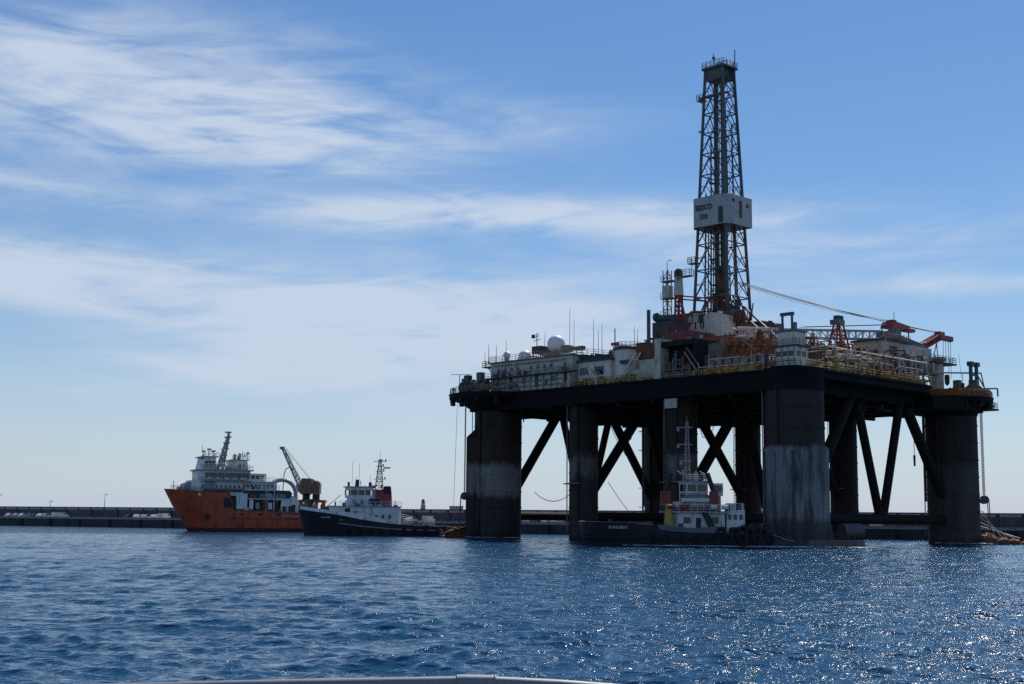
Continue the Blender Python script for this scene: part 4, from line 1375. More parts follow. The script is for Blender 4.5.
# --- red lattice tower with a cabin on top
tw = MB()
truss(tw, [(62.8, 16.2, 30), (65.0, 16.2, 30), (65.0, 22.2, 30), (62.8, 22.2, 30)], [(63.5, 18.6, 37.2), (64.3, 18.6, 37.2), (64.3, 20.2, 37.2), (63.5, 20.2, 37.2)], 4, .17, .09)
tw = tw.build('lattice_tower', 'crane_red', rig)
box('top_cabin', 'dirty_grey', tw, 63.3, 64.5, 18.4, 20.4, 37.2, 38.0)
box('top_cap', 'dark_grey', tw, 63.4, 64.4, 18.6, 20.2, 38.01, 38.7)
box('side_lamp', 'teal_paint', tw, 63.6, 64.2, 17.2, 17.9, 37.0, 37.8)

# --- deck crane with its long boom stowed to the left
pc = MB().lathe([(1.9, RH), (1.9, 35.4), (2.3, 35.6), (2.3, 36.1)], (62.5, 40), 20).build('crane_pedestal', 'house_grey', rig, True)
ch = MB().box(60.2, 64.8, 34.8, 44.6, 36.12, 36.6).box(61.0, 64.0, 36.4, 39.6, 36.6, 38.0).build('crane_house', 'green_paint', rig)
box('crane_cab', 'dirty_grey', ch, 64.1, 65.4, 35.2, 37.2, 36.62, 38.2)
box('cab_window', 'glass_dark', ch, 65.41, 65.46, 35.4, 37.0, 37.1, 38.0)
mb = MB()
mb.add([(61.2, 37.4, 38.7), (63.8, 37.4, 38.7), (63.8, 43.4, 38.9), (61.2, 43.4, 38.9), (61.2, 38.2, 39.9), (63.8, 38.2, 39.9), (63.8, 43.4, 39.5), (61.2, 43.4, 39.5)],
       [(0, 3, 2, 1), (4, 5, 6, 7), (0, 1, 5, 4), (1, 2, 6, 5), (2, 3, 7, 6), (3, 0, 4, 7)])
for x in (61.3, 63.7):
    for y in (37.8, 40.2, 43.0):
        mb.tube((x, y, 36.6), (x, y, 38.8), .12, n=5)
mb.box(61.8, 63.2, 43.4, 46.4, 38.7, 39.3)
mb.box(61.8, 63.2, 38.6, 39.8, 39.8, 40.3)
mb.build('gantry', 'crane_red', ch)
tube('gantry_aerial', 'cable_grey', ch, (62, 41, 39.6), (62, 41, 42.0), .05, n=4)
bm = MB()
A_, B_ = Vector((62.2, 35.6, 37.2)), Vector((53.4, 4.0, 35.2))
dirb = (B_ - A_).normalized()
sd = Vector((-dirb.y, dirb.x, 0)).normalized() * .75
upv = Vector((0, 0, .72))
truss(bm, [A_ - sd - upv, A_ + sd - upv, A_ + sd + upv, A_ - sd + upv], [B_ - sd - upv, B_ + sd - upv, B_ + sd + upv, B_ - sd + upv], 20, .16, .09)
boom = bm.build('crane_boom', 'boom_blue', rig)
mb = MB()
for k in range(3):
    p_ = A_.lerp(B_, .80 + .05 * k)
    mb.tube(p_ - sd - upv, p_ + sd + upv, .12, n=5).tube(p_ + sd - upv, p_ - sd + upv, .12, n=5)
for s in (-1, 1):
    a0, a1 = A_.lerp(B_, .78), B_
    for hh in (-.72, .72):
        mb.tube(a0 + sd * s + Vector((0, 0, hh)), a1 + sd * s + Vector((0, 0, hh)), .24, n=5)
mb.build('boom_tip', 'white_paint', boom)
for s in (-.5, .5):
    tube('boom_stay', 'cable_grey', boom, (62.4 + s, 41, 39.7), tuple(A_.lerp(B_, .55) + Vector((s, 0, 1.2))), .06, n=4)

# --- grey house, and the second crane's red jib beyond it
gh = MB().box(60.4, 66.2, 29.6, 46.6, 30.6, 35.4).build('deckhouse', 'house_grey', rig)
box('roof_slab', 'dark_grey', gh, 60.0, 66.6, 29.2, 39.0, 35.404, 35.7)
box('doorway', 'rust_brown', gh, 66.21, 66.26, 34.4 - 2.4, 34.4, 31.2, 34.6)
box('panel', 'dirty_grey', gh, 66.21, 66.3, 36.0, 38.8, 31.0, 33.2)
mb = MB()
railing(mb, [(66.4, 29.4, 35.7), (66.4, 38.8, 35.7)], 1.1, 1.2, .05)
mb.box(66.2, 67.4, 28.4, 46.8, 30.4, 30.6)
railing(mb, [(67.3, 28.5, 30.6), (67.3, 46.7, 30.6)], 1.1, 1.4, .05)
mb.build('gallery', 'dirty_grey', gh)
jb = MB()
j0, j1 = Vector((64.6, 38.5, 35.6)), Vector((65.6, 49.4, 38.0))
jb.add([(63.6, 37, 35.42), (65.8, 37, 35.42), (65.8, 46.2, 35.42), (63.6, 46.2, 35.42), (63.6, 37.0, 36.9), (65.8, 37.0, 36.9), (65.8, 46.2, 35.9), (63.6, 46.2, 35.9)],
       [(0, 1, 2, 3), (4, 7, 6, 5), (0, 4, 5, 1), (1, 5, 6, 2), (2, 6, 7, 3), (3, 7, 4, 0)])
jib = jb.build('jib_root', 'green_paint', rig)
jt = MB()
truss(jt, [(64.2, 45.6, 35.5), (65.4, 45.6, 35.5), (65.4, 45.6, 36.3), (64.2, 45.6, 36.3)], [(65.0, 51, 37.8), (66.0, 51, 37.8), (66.0, 51, 38.8), (65.0, 51, 38.8)], 4, .26, .16)
jt.box(64.9, 66.1, 50.4, 55.2, 37.7, 38.5).box(65.0, 66.0, 50.2, 52.2, 38.5, 39.1)
jt.tube((65.2, 55.0, 38.0), (65.9, 55.0, 38.0), .45, n=10)
jt.build('jib_tip', 'crane_red', jib)
for k, (y, zl) in enumerate(((52.4, 31.0), (53.4, 33.0), (54.4, 31.8), (55.2, 30.6))):
    tube('hoist_rope', 'cable_grey', jib, (65.5, y, 38), (65.5, y - .2, zl), .045, n=4)
MB().lathe([(.1, 29.2), (.42, 29.6), (.5, 30.6), (.42, 31.2), (.15, 31.4)], (65.5, 53.4), 10).build('hook_block', 'dark_grey', jib, True)
tube('loose_rope', 'cable_grey', jib, (65.8, 57.6, 35.5), (65.8, 58.4, 31), .035, n=4)
mb = MB()
for y in (24.6, 28.6, 32.6, 36.2):
    for s in (-1, 1):
        mb.tube((RL + 3.0, y + s * 1.5, RH), (RL + 2.4, y + s * .45, 31.6), .17, n=6)
    mb.tube((RL + 2.8, y - 1, 29.2), (RL + 2.8, y + 1, 29.2), .1, n=5)
mb.tube((RL + 2.4, 16, 31.6), (RL + 2.4, 37.4, 31.6), .17, n=6).tube((RL + 2.6, 15, 30.6), (RL + 2.6, 26, 30.9), .1, n=5)
mb.tube((RL + 2.6, 18, RH), (RL + 2.4, 22, 31.6), .13, n=5)
mb.build('a_frame_trestle', 'trestle_beige', rig)
ped = MB().lathe([(1.25, 26.3), (1.25, 33.2), (1.7, 33.6), (1.7, 34.0)], (65.8, 49.0), 20).build('jib_pedestal', 'house_grey', rig, True)
mb = MB().box(64, 67.6, 45.4, 53.4, 32.8, 33.05)
railing(mb, [(67.5, 45.6, 33.05), (67.5, 53.2, 33.05), (64.2, 53.2, 33.05)], 1.1, 1.2, .05)
mb.tube((66, 47.2, 33), (66.4, 48.2, 36.6), .09, n=5).tube((66, 49.4, 33), (66.4, 48.2, 36.6), .09, n=5)
mb.build('pedestal_platform', 'dark_grey', ped)

# right-hand winch platform gear
box('bulwark', 'rust_orange', rig, RL - 1.5, RL + 5.6, RW - 7.4, RW - 7.1, 26.28, 27.5)
mb = MB()
for k in range(16):
    a0, a1 = R(-62 + 9 * k), R(-62 + 9 * (k + 1))
    r_ = 7.1
    p0, p1 = (RL + r_ * math.cos(a0), RW + r_ * math.sin(a0)), (RL + r_ * math.cos(a1), RW + r_ * math.sin(a1))
    h = 27.7 if k < 11 else 27.0
    mb.add([(*p0, 26.28), (*p1, 26.28), (*p1, h), (*p0, h), (p0[0] * .995 + RL * .005, p0[1] * .995 + RW * .005, h), (p1[0] * .995 + RL * .005, p1[1] * .995 + RW * .005, h)], [(0, 1, 2, 3), (3, 2, 5, 4)])
mb.build('curved_bulwark', 'rust_orange', rig)
mb = MB()
for y in (RW + 4.0, RW + 6.2):
    mb.tube((RL + 2.2, y, 26.28), (RL + 2.2, y, 33.0), .34, n=8)
    mb.box(RL + 1.7, RL + 2.7, y - .5, y + .5, 32.6, 33.4)
mb.tube((RL + 2.2, RW + 4, 31), (RL + 2.2, RW + 6.2, 31), .2, n=6)
mb.tube((RL + 2.2, RW + 6.4, 31.2), (RL + 3.6, RW + 9.0, 26.4), .13, n=6)
mb.tube((RL + 2.0, RW - 9, 30.3), (RL + 2.2, RW + 8, 31.6), .15, n=6)
mb.tube((RL + 2.2, RW + 8, 31.6), (RL + 2.6, RW + 9.0, 27), .11, n=6)
mb.build('davit_frame', 'teal_paint', rig)
tube('davit_fall', 'cable_grey', rig, (RL + 2.1, RW + 1.0, 31), (RL + 2.1, RW + 1.0, 28.6), .05, n=4)
box('davit_hook', 'dark_grey', rig, RL + 1.9, RL + 2.3, RW + .75, RW + 1.25, 28.3, 29.2)
mb = MB().box(RL + 3, RL + 6.4, RW + 2.5, RW + 6.0, 24.2, 24.5).box(RL + 3, RL + 5, RW + 4, RW + 7, 24.9, 25.3)
railing(mb, [(RL + 6.2, RW + 2.6, 24.5), (RL + 6.2, RW + 5.8, 24.5), (RL + 3.2, RW + 5.8, 24.5)], 1.1, 1, .06)
mb.build('outboard_platform', 'rig_black', rig)
tube('yellow_post', 'green_paint', rig, (RL - 1.5, RW - 9.2, 27.4), (RL - 1.5, RW - 9.2, 31.5), .4)

# --- long cables from the derrick down to the right
for (a, b_, r_, sag) in (((38.7, 26, 48.6), (64.8, 50.6, 39.0), .07, .5), ((38.7, 26.2, 48.2), (65.2, 51.0, 39.1), .045, .6), ((38.7, 25, 48.4), (62.4, 40, 40.2), .06, .5), ((38.7, 25, 48.0), (62.4, 39.6, 40.0), .045, .6)):
    a, b_ = Vector(a), Vector(b_)
    pts = [a.lerp(b_, k / 12) - Vector((0, 0, sag * 4 * (k / 12) * (1 - k / 12))) for k in range(13)]
    MB().path(pts, r_, 5).build('stay_cable', 'cable_grey', rig)
CREAM = ['house_grey', 'trestle_beige', 'white_paint', 'dirty_grey']
WARM = ['rust_orange', 'rust_brown', 'rust_brown', 'rust_orange', 'yellow_paint', 'crane_red', 'trestle_beige', 'house_grey', 'dirty_grey', 'dark_grey']
crng = random.Random(77)


def scatter(n, ur, vr, z, hr, pal, size=(.3, 1.3)):
    # small deck machinery: cabinets, drums, pipe bends, valve stands
    for _ in range(n):
        u0, v0 = crng.uniform(*ur), crng.uniform(*vr)
        h, w, d_ = crng.uniform(*hr), crng.uniform(*size), crng.uniform(*size)
        k = crng.random()
        mb = MB()
        nm = 'equipment_box'
        if k < .35:
            mb.box(u0, u0 + w, v0, v0 + d_, z, z + h)
            if crng.random() < .5:
                mb.box(u0 + w * .2, u0 + w * .7, v0 + d_ * .2, v0 + d_ * .7, z + h, z + h * 1.3)
        elif k < .5:
            nm = 'drum'
            mb.lathe([(w * .4, z), (w * .45, z + h * .5), (w * .4, z + h), (w * .2, z + h + .1)], (u0, v0), 10)
        elif k < .8:
            nm = 'pipe_run'
            l = crng.uniform(1, 3.5)
            p0, p1, p2 = Vector((u0, v0, z)), Vector((u0, v0, z + h)), Vector((u0 + l * .8, v0 + l * .5, z + h))
            mb.path([p0, p1, p2, p2 - Vector((0, 0, h * .8))], crng.uniform(.06, .16), 6)
        else:
            nm = 'valve_stand'
            mb.tube((u0, v0, z), (u0, v0, z + h), .08, n=5).box(u0 - .3, u0 + .3, v0 - .25, v0 + .25, z + h * .7, z + h)
            mb.tube((u0 - .7, v0, z + h * .5), (u0 + .7, v0, z + h * .5), .07, n=5)
        mb.build(nm, crng.choice(pal), rig)


for (p0, p1, zs, ins) in (((RL + 3.3, 4.6), (RL + 3.3, 34), (27.5, 28.8, 30.1, 31.4), -1.5), ((51.8, -3.7), (64.6, -3.7), (27.5, 28.7, 29.9), 1.2), ((66.9, 29.5), (66.9, 46.4), (30.6, 32, 33.4, 34.8), -.4)):
    n_ = int((Vector(p1) - Vector(p0)).length / 1.9)
    mb = MB()
    for k in range(n_ + 1):
        q = Vector(p0).lerp(Vector(p1), k / n_)
        top = crng.choice(zs[1:]) + .9
        mb.tube((q.x, q.y, zs[0]), (q.x, q.y, top), .065, n=4)
        if k < n_:
            q2 = Vector(p0).lerp(Vector(p1), (k + 1) / n_)
            for z in zs:
                if crng.random() < .75:
                    mb.tube((q.x, q.y, z), (q2.x, q2.y, z), .055, n=4)
            if crng.random() < .55:
                z = crng.choice(zs[:-1])
                mb.tube((q.x, q.y, z), (q2.x, q2.y, z + 1.3), .055, n=4)
    mb.build('scaffolding', 'trestle_beige', rig)['kind'] = 'stuff'
scatter(16, (43.6, 50), (-3.2, -1.2), 28.52, (.5, 2.6), ['dark_grey', 'rust_brown', 'dirty_grey', 'steel_dark'])
scatter(26, (21, 41), (-3.8, -2.8), RH + .01, (.4, 1.5), WARM)
scatter(10, (2, 22), (-4.1, -3.5), 30.43, (.3, .9), CREAM, (.3, .6))
scatter(14, (2, 22), (-2.5, 6), 33.5, (.4, 1.4), CREAM)
scatter(24, (33, 48), (3.8, 5.4), 33.46, (.5, 1.9), WARM)
scatter(12, (31, 37), (5.6, 10), 35.3, (.8, 3.4), WARM)
scatter(22, (36.5, 45), (13, 19), 39.42, (.6, 2.6), ['rust_brown', 'dark_grey', 'rust_orange', 'dirty_grey'])
scatter(18, (44, 53), (5, 12), 34.4, (.5, 1.8), WARM)
scatter(22, (51, 61), (3.6, 10), 33.4, (.4, 1.6), ['rust_orange', 'rust_brown', 'trestle_beige'])
scatter(30, (51, 65), (-3.6, -2.5), RH + .01, (.4, 1.3), WARM)
scatter(46, (60, 67), (6, 29), 31.6, (.5, 2.2), WARM)
scatter(56, (RL + .4, RL + 3.6), (4.5, 34), RH + .01, (.6, 3.0), WARM)
scatter(14, (RL - 3, RL + 4.5), (RW - 4, RW + 4.5), 26.3, (.5, 2.0), ['rust_orange', 'rust_brown', 'dirty_grey'])
scatter(16, (-8, -1), (-6, 1), RH + .03, (.6, 2.2), ['green_paint', 'dark_grey', 'yellow_paint', 'dirty_grey'])
scatter(12, (66.3, 66.8), (29.6, 46), 30.62, (.8, 3.2), CREAM + ['rust_brown', 'dark_grey'], (.2, .9))
# pole with cross arm on the left platform
mb = MB()
mb.tube((-9.0, -2.2, RH), (-9.0, -2.2, 32.0), .08, n=5).tube((-10.4, -3.4, 32), (-7.2, -.8, 32), .06, n=5).tube((-8.8, -2.6, 29), (-6.8, -1.4, 31.4), .06, n=4)
mb.build('signal_mast', 'dark_grey', rig)
box('sign_board', 'house_grey', rig, 44.4, 47.0, -3.5, -3.3, 22.4, 24.0)

# ------------------------------------------------------------------ hulls


def hull(stations, mt, parent, name='hull', keel=-2.2, bulwark=0.9, deckmat='deck_green'):
    """stations: (x, deck height, half breadth at deck, half breadth at water, forward shift of the deck edge)"""
    mb = MB()
    rings_ = []
    for (x, zd, hd, hw, sh) in stations:
        hm = (hd + hw) / 2 + 0.12 * (hd - hw)
        half = [(x + sh, hd, zd), (x + sh * .66, hw + (hd - hw) * .62, zd * .62), (x + sh * .3, hw + (hd - hw) * .25, zd * .3), (x, hw, 0), (x - sh * .1, hw * .93, -1.0), (x - sh * .1, max(hw * .55, .02), keel)]
        full = half + [(a, -b, c) for a, b, c in half[::-1]]
        rings_.append(full)
    n_ = len(rings_[0])
    vs_ = [p for q in rings_ for p in q]
    fs = []
    for j in range(len(rings_) - 1):
        for k in range(n_ - 1):
            fs.append((j * n_ + k, (j + 1) * n_ + k, (j + 1) * n_ + k + 1, j * n_ + k + 1))
    fs.append(tuple(range(n_)))                           # transom
    fs.append(tuple((len(rings_) - 1) * n_ + k for k in range(n_ - 1, -1, -1)))
    mb.add(vs_, fs)
    o = mb.build(name, mt, parent, True)
    dm = MB()
    vs_, fs = [], []
    for (x, zd, hd, hw, sh) in stations:
        vs_ += [(x + sh * .9, hd * .97, zd - bulwark), (x + sh * .9, -hd * .97, zd - bulwark)]
    for j in range(len(stations) - 1):
        fs.append((2 * j, 2 * j + 1, 2 * j + 3, 2 * j + 2))
    dm.add(vs_, fs).build('deck', deckmat, parent)
    cm = MB()
    for s in (1, -1):
        cm.path([(x + sh, hd * s, zd + .02) for (x, zd, hd, hw, sh) in stations], .09, 5)
    cm.build('gunwale', mt, o)
    return o


def windows(parent, x0, x1, y, z0, z1, n, gap=.25, axis='x', side=1):
    w = (x1 - x0) / n
    first = None
    for k in range(n):
        a, b_ = x0 + k * w + gap * w / 2, x0 + (k + 1) * w - gap * w / 2
        if axis == 'x':
            MB().box(a, b_, y - .04, y + .04, z0, z1).build('window', 'glass_dark', parent)
        else:
            MB().box(y - .04, y + .04, a, b_, z0, z1).build('window', 'glass_dark', parent)


# ------------------------------------------------------------------ orange supply ship
SH_RZ = math.pi + R(24)
ship = thing('supply_ship', 'big orange-hulled supply ship with white superstructure and raked mast, moored at the quay', 'ship', (-63.9, 322, 0), SH_RZ)
ship.scale = (0.89, 1.0, 0.96)
st = [(-18.0, 4.9, 5.6, 5.0, -0.6), (-15, 4.9, 6.0, 5.8, 0), (-6, 5.0, 6.1, 6.0, 0), (3.6, 5.2, 6.1, 6.0, 0), (4.9, 5.3, 6.1, 6.0, 0), (5.9, 9.5, 6.1, 5.9, 0.1), (9, 9.6, 5.95, 5.2, .5), (11.4, 9.75, 5.5, 3.6, 1.6),
      (13.2, 9.95, 4.7, 2.2, 3.2), (14.4, 10.1, 3.6, 1.0, 4.8), (15.1, 10.2, 2.1, .35, 6.0), (15.4, 10.25, .5, .06, 6.5)]
hl = hull(st, 'ship_orange', ship)
# dark opening in the side by the forecastle break, and fittings
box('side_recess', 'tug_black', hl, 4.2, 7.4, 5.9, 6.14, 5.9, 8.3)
box('anchor_pocket', 'tug_black', hl, 10.9, 11.9, 4.9, 5.05, 3.0, 4.2)
for k, x in enumerate((2.0, -3, -8, -12.6)):
    box('freeing_port', 'tug_black', hl, x, x + 1.2, 6.06, 6.14, 4.1, 4.5)
MB().tube((-17.5, 6.1, 3.3), (5.5, 6.15, 3.4), .14, n=6).build('rubbing_strake', 'ship_orange', hl)
text('lettering', 'MAERSK', .01, 'letter_white', hl, (-9, 6.2, 3.9), (-1, 0, 0), (0, 0, 1)) if False else None
mb = MB()
for k in range(9):
    mb.box(-13.6 + k * .62, -13.6 + k * .62 + (.42 if k != 4 else .1), 6.12, 6.18, 3.75, 4.25)
mb.build('hull_name', 'letter_white', hl)
box('painted_stern_sunlight', 'letter_white', hl, -17.6, -16.2, 5.55, 6.0, 1.6, 2.4)  # white patch painting the sunlight on the stern quarter
# superstructure
t1 = MB().prism([(-2.2, -5.2), (12.0, -5.2), (14.2, -3.2), (14.2, 3.2), (12.0, 5.2), (-2.2, 5.2)][::1], 8.8, 12.5).build('superstructure', 'ship_white', ship)
windows(t1, -1.5, 11.5, 5.22, 10.7, 11.4, 9, .5)
MB().box(7.2, 10.4, 5.22, 5.3, 8.9, 12.3).build('blue_panel', 'ship_grey', t1)
t2 = MB().prism([(-4.2, -5.8), (10.6, -5.8), (12.2, -3.6), (12.2, 3.6), (10.6, 5.8), (-4.2, 5.8)], 12.504, 14.9).build('bridge', 'ship_white', ship)
windows(t2, -3.9, 10.5, 5.82, 13.1, 14.4, 11, .12)
for k in range(6):
    MB().box(12.18, 12.26, -3.4 + k * 1.15, -2.5 + k * 1.15, 13.2, 14.2).build('window', 'glass_dark', t2)
MB().prism([(-5.0, -6.4), (11.0, -6.4), (13.0, -3.8), (13.0, 3.8), (11.0, 6.4), (-5.0, 6.4)], 14.904, 15.2).build('roof', 'ship_grey', t2)
MB().prism([(-4.6, -6.2), (10.9, -6.2), (12.6, -3.8), (12.6, 3.8), (10.9, 6.2), (-4.6, 6.2)], 12.25, 12.5).build('bridge_deck', 'ship_grey', t2)
t3 = MB().prism_y([(6.4, 15.2), (11.2, 15.2), (10.4, 18.2), (6.8, 18.2)], -4.2, 4.4).build('wheelhouse', 'ship_white', ship)
windows(t3, 7.0, 10.4, 4.44, 16.4, 17.3, 3, .2)
MB().box(5.9, 11.3, -4.6, 4.8, 18.204, 18.45).build('roof', 'ship_grey', t3)
t4 = MB().prism_y([(-4.0, 15.2), (1.6, 15.2), (1.0, 17.6), (-3.4, 17.6)], -4.2, 4.4).build('funnel_casing', 'ship_white', ship)
windows(t4, -3.2, -.2, 4.44, 15.9, 16.7, 2, .4)
MB().box(-4.1, 1.7, -4.5, 4.7, 17.604, 17.8).build('roof', 'ship_grey', t4)
for y in (-2.6, 2.6):
    tube('exhaust', 'tug_black', t4, (-1.2, y, 17.8), (-1.4, y, 19.4), .45, n=10)
mb = MB()
for x, h in ((7.2, 1.6), (8.6, 2.0), (10.2, 1.5)):
    mb.tube((x, 2.4, 18.4), (x, 2.4, 18.4 + h), .14, n=5).box(x - .6, x + .6, 2.0, 2.8, 18.0 + h, 18.4 + h)
railing(mb, [(5.9, 4.7, 18.45), (11.2, 4.7, 18.45)], 1.0, .9, .05)
railing(mb, [(-4, 4.6, 17.8), (1.6, 4.6, 17.8)], 1.0, .9, .05)
railing(mb, [(-4.8, 6.3, 15.2), (10.9, 6.3, 15.2)], 1.0, 1.0, .05)
mb.tube((11.1, 4.5, 18.4), (11.4, 4.5, 21.0), .08, n=5).tube((-3.6, 4, 17.8), (-3.6, 4, 20), .1, n=5).box(-4.1, -3.2, 3.8, 4.4, 19.2, 19.6)
mb.build('roof_gear', 'ship_grey', ship)
ms = MB()
truss(ms, [(3.4, -1.3, 15.2), (5.2, -1.3, 15.2), (5.2, 1.3, 15.2), (3.4, 1.3, 15.2)], [(1.6, -.4, 23.4), (2.2, -.4, 23.4), (2.2, .4, 23.4), (1.6, .4, 23.4)], 6, .2, .12)
for (x, z, l) in ((3.6, 17.4, 1.2), (3.2, 18.8, 1.4), (2.8, 20.4, 1.6), (2.3, 22, 1.2), (2.0, 23.4, 1.4)):
    ms.box(x - .9, x + .9, -l, l, z, z + .25)
    ms.box(x - .3, x + .5, l - .4, l, z + .25, z + 1.1)
ms.tube((1.9, 0, 23.4), (1.9, 0, 24.8), .12, n=5).box(1.0, 2.8, -.9, .9, 24.6, 24.9)
ms.build('mast', 'ship_grey', ship)
for o in ship.children:                      # the house stands close up behind the forecastle
    if o.name.split('.')[0] in ('superstructure', 'bridge', 'wheelhouse', 'funnel_casing', 'roof_gear', 'mast'):
        for q in [o] + list(o.children):
            q.data.transform(Matrix(((.822, 0, 0, 4.0), (0, 1, 0, 0), (0, 0, 1, 0), (0, 0, 0, 1))))
# decks aft of the house with stanchions
ad = MB()
for z, x0 in ((8.0, -9), (10.2, -7.6), (12.26, -6.4)):
    ad.box(x0, 2.1 if z > 8.5 else 4.2, -5.6, 5.6, z, z + .22)
    railing(ad, [(x0, 5.55, z + .22), (-2.3, 5.55, z + .22)], 1.0, .9, .05)
for x in (-8.6, -6.2, -4.0, 0, 3):
    for y in (-5.3, 5.3):
        ad.tube((x, y, 4.6), (x, y, 12.2 if -6.4 < x < -2.2 else 8.1), .15, n=5)
ad.build('aft_decks', 'ship_white', ship)
box('aft_house', 'dark_grey', ship, -7.0, 3.9, -4.8, 4.7, 4.7, 12.0)
ah = MB().box(-6.6, 2.0, -5.0, 4.95, 10.45, 12.2).box(-4.0, 2.0, -4.6, 4.9, 12.5, 14.4).build('aft_superstructure', 'ship_white', ship)
windows(ah, -6.2, 1.6, 4.97, 11.0, 11.7, 7, .4)
windows(ah, -3.6, 1.6, 4.92, 13.1, 13.9, 4, .3)
box('boat_deck_locker', 'ship_white', ship, 1.2, 4.1, 4.9, 5.9, 5.6, 9.4)
for k in range(14):
    x, z = random.uniform(-6.8, 2), random.choice((5.2, 6.4, 8.3, 10.5))
    MB().box(x, x + random.uniform(.4, 1.4), 4.75, 5.4, z, z + random.uniform(.5, 1.5)).build('deck_gear', random.choice(('ship_white', 'ship_grey', 'dark_grey', 'ship_orange')), ship)
for k in range(5):
    x = 2.0 + k * 2.2
    MB().tube((x, 6.0, 12.95), (x + 1.3, 6.0, 12.95), .38, n=10).build('life_raft', 'ship_white', ship)
for (x0, x1, z) in ((1.0, 14.0, 15.9), (1.0, 14.4, 12.7), (2.6, 13.6, 10.3)):
    mb = MB()
    railing(mb, [(x0, 6.35, z - .4), (x1, 6.35 - (z > 15) * .2, z - .4)], 1.0, .8, .05)
    mb.build('hand_rail', 'ship_grey', ship)
box('painted_overhang_shade', 'dark_grey', ship, 2.4, 12.8, 5.24, 5.3, 9.7, 10.5)  # thin dark strip, painted shadow of the deck overhang
for k in range(5):
    x = -5.6 + k * 1.7
    MB().box(x, x + 1.0, 5.0, 5.7, 5.6, 7.2 + .6 * (k % 2)).build('cable_reel', ('ship_white', 'rust_brown', 'ship_grey')[k % 3], ship)
for k in range(46):
    x, z = random.uniform(1, 13), random.choice((12.6, 15.3, 15.3, 17.9, 18.5))
    if z > 17.7 and 5.0 < x < 9.5:
        z = 15.3
    h = random.uniform(.5, 1.7)
    MB().tube((x, random.uniform(2, 5), z), (x + random.uniform(-.2, .2), random.uniform(2, 5), z + h), random.uniform(.08, .3), n=6).build('vent_pipe', random.choice(('ship_grey', 'dark_grey', 'ship_white')), ship)
for k in range(12):
    x = random.uniform(-16, -6)
    MB().box(x, x + random.uniform(.5, 1.8), random.uniform(3.2, 4.2), random.uniform(4.8, 5.6), 4.7, random.uniform(5.6, 7.4)).build('deck_gear', random.choice(('ship_grey', 'dark_grey', 'dark_grey', 'rust_brown')), ship)
# rescue craft in its davit arch
ar = MB()
for y in (4.2,):
    pts = []
    for k in range(13):
        a = R(180 * k / 12)
        pts.append((-8.6 + 3.9 * math.cos(a), y, 8.6 + 4.4 * math.sin(a) ** .8))
    ar.path([(-4.7, y, 5)] + pts + [(-12.5, y, 5)], .55, 8)
ar.build('gantry_arch', 'ship_grey', ship)
bt = MB().prism_y([(-10.6, 8.3), (-6.6, 8.3), (-6.0, 9.6), (-6.8, 10.3), (-10.4, 10.3), (-11.2, 9.6)], 3.4, 5.4).build('rescue_boat', 'dark_grey', ship)
dr = MB().tube((-10.6, -3.2, 6.6), (-10.6, 5.2, 6.6), 2.05, n=26).build('winch_drum', 'ship_grey', ship, True)
for y in (-3.2, 1, 5.25):
    MB().tube((-10.6, y - .12, 6.6), (-10.6, y + .12, 6.6), 2.5, n=26).build('drum_flange', 'ship_white', dr, True)
cb = MB().tube((-12.6, 4.6, 6.0), (-16.6, 4.4, 7.9), .34, .24, n=6).box(-17.4, -15.9, 3.9, 4.9, 6.3, 8.3).tube((-16.6, 4.4, 5), (-16.6, 4.4, 6.4), .5, n=8)
cb.build('deck_crane', 'dark_grey', ship)
mb = MB()
railing(mb, [(13.0, 5.4, 9.8), (17.4, 4.2, 10.0), (20.6, 2.0, 10.2)], 1.0, .9, .05)
mb.box(16.6, 18.6, -1, 1.2, 9.4, 10.9).tube((19.6, 0, 9.4), (19.6, 0, 12.4), .1, n=5)
mb.prism_y([(15, 9), (18.0, 9), (17.2, 11.6), (15.2, 12.4)], -3, 3.2)
mb.build('foredeck_gear', 'ship_grey', ship)

# ------------------------------------------------------------------ navy tug at middle distance
tugA = thing('tug_boat', 'navy tug with white house and red black-topped funnel, lying beside the orange ship stern', 'tug boat', (-27.9, 270, 0), math.pi + R(4))
st = [(-14.2, 2.1, 2.6, 2.2, -.4), (-12.5, 2.05, 3.5, 3.2, -.1), (-8, 2.15, 4.1, 4.0, 0), (-3, 2.5, 4.3, 4.2, 0), (2, 3.2, 4.3, 4.1, 0), (6.5, 4.1, 4.1, 3.3, .2), (10, 4.6, 3.5, 2.1, .6), (12.2, 4.95, 2.4, 1.0, 1.0), (13.3, 5.15, 1.2, .3, 1.2), (13.6, 5.2, .35, .06, 1.25)]
hA = hull(st, 'hull_navy', tugA, bulwark=.8)
cl_ = MB()
for k in range(46):
    z = random.choice((6.0, 6.0, 2.6, 9.9, 5.4))
    x = {6.0: random.uniform(-5.4, 6), 2.6: random.uniform(-12, -5), 9.9: random.uniform(-2, 5), 5.4: random.uniform(7, 12)}[z]
    y = {6.0: 2.7, 2.6: 3.0, 9.9: 1.6, 5.4: 1.5}[z]
    h = random.uniform(.3, 1.3)
    if k % 2:
        cl_.tube((x, y, z - .3), (x + random.uniform(-.3, .3), y, z + h), random.uniform(.04, .13), n=5)
    else:
        cl_.box(x, x + random.uniform(.2, .8), y - .3, y + .2, z - .3, z + h * .6)
cl_.build('deck_fittings', 'dark_grey', tugA)['kind'] = 'stuff'
box('opening_shade_panel', 'tug_black', tugA, -1.6, .6, 2.31, 2.38, 6.3, 7.5)  # flat black panels, the shade of side openings put into their colour
box('opening_shade_panel', 'tug_black', tugA, 4.4, 5.4, 3.0, 3.16, 4.2, 5.5)
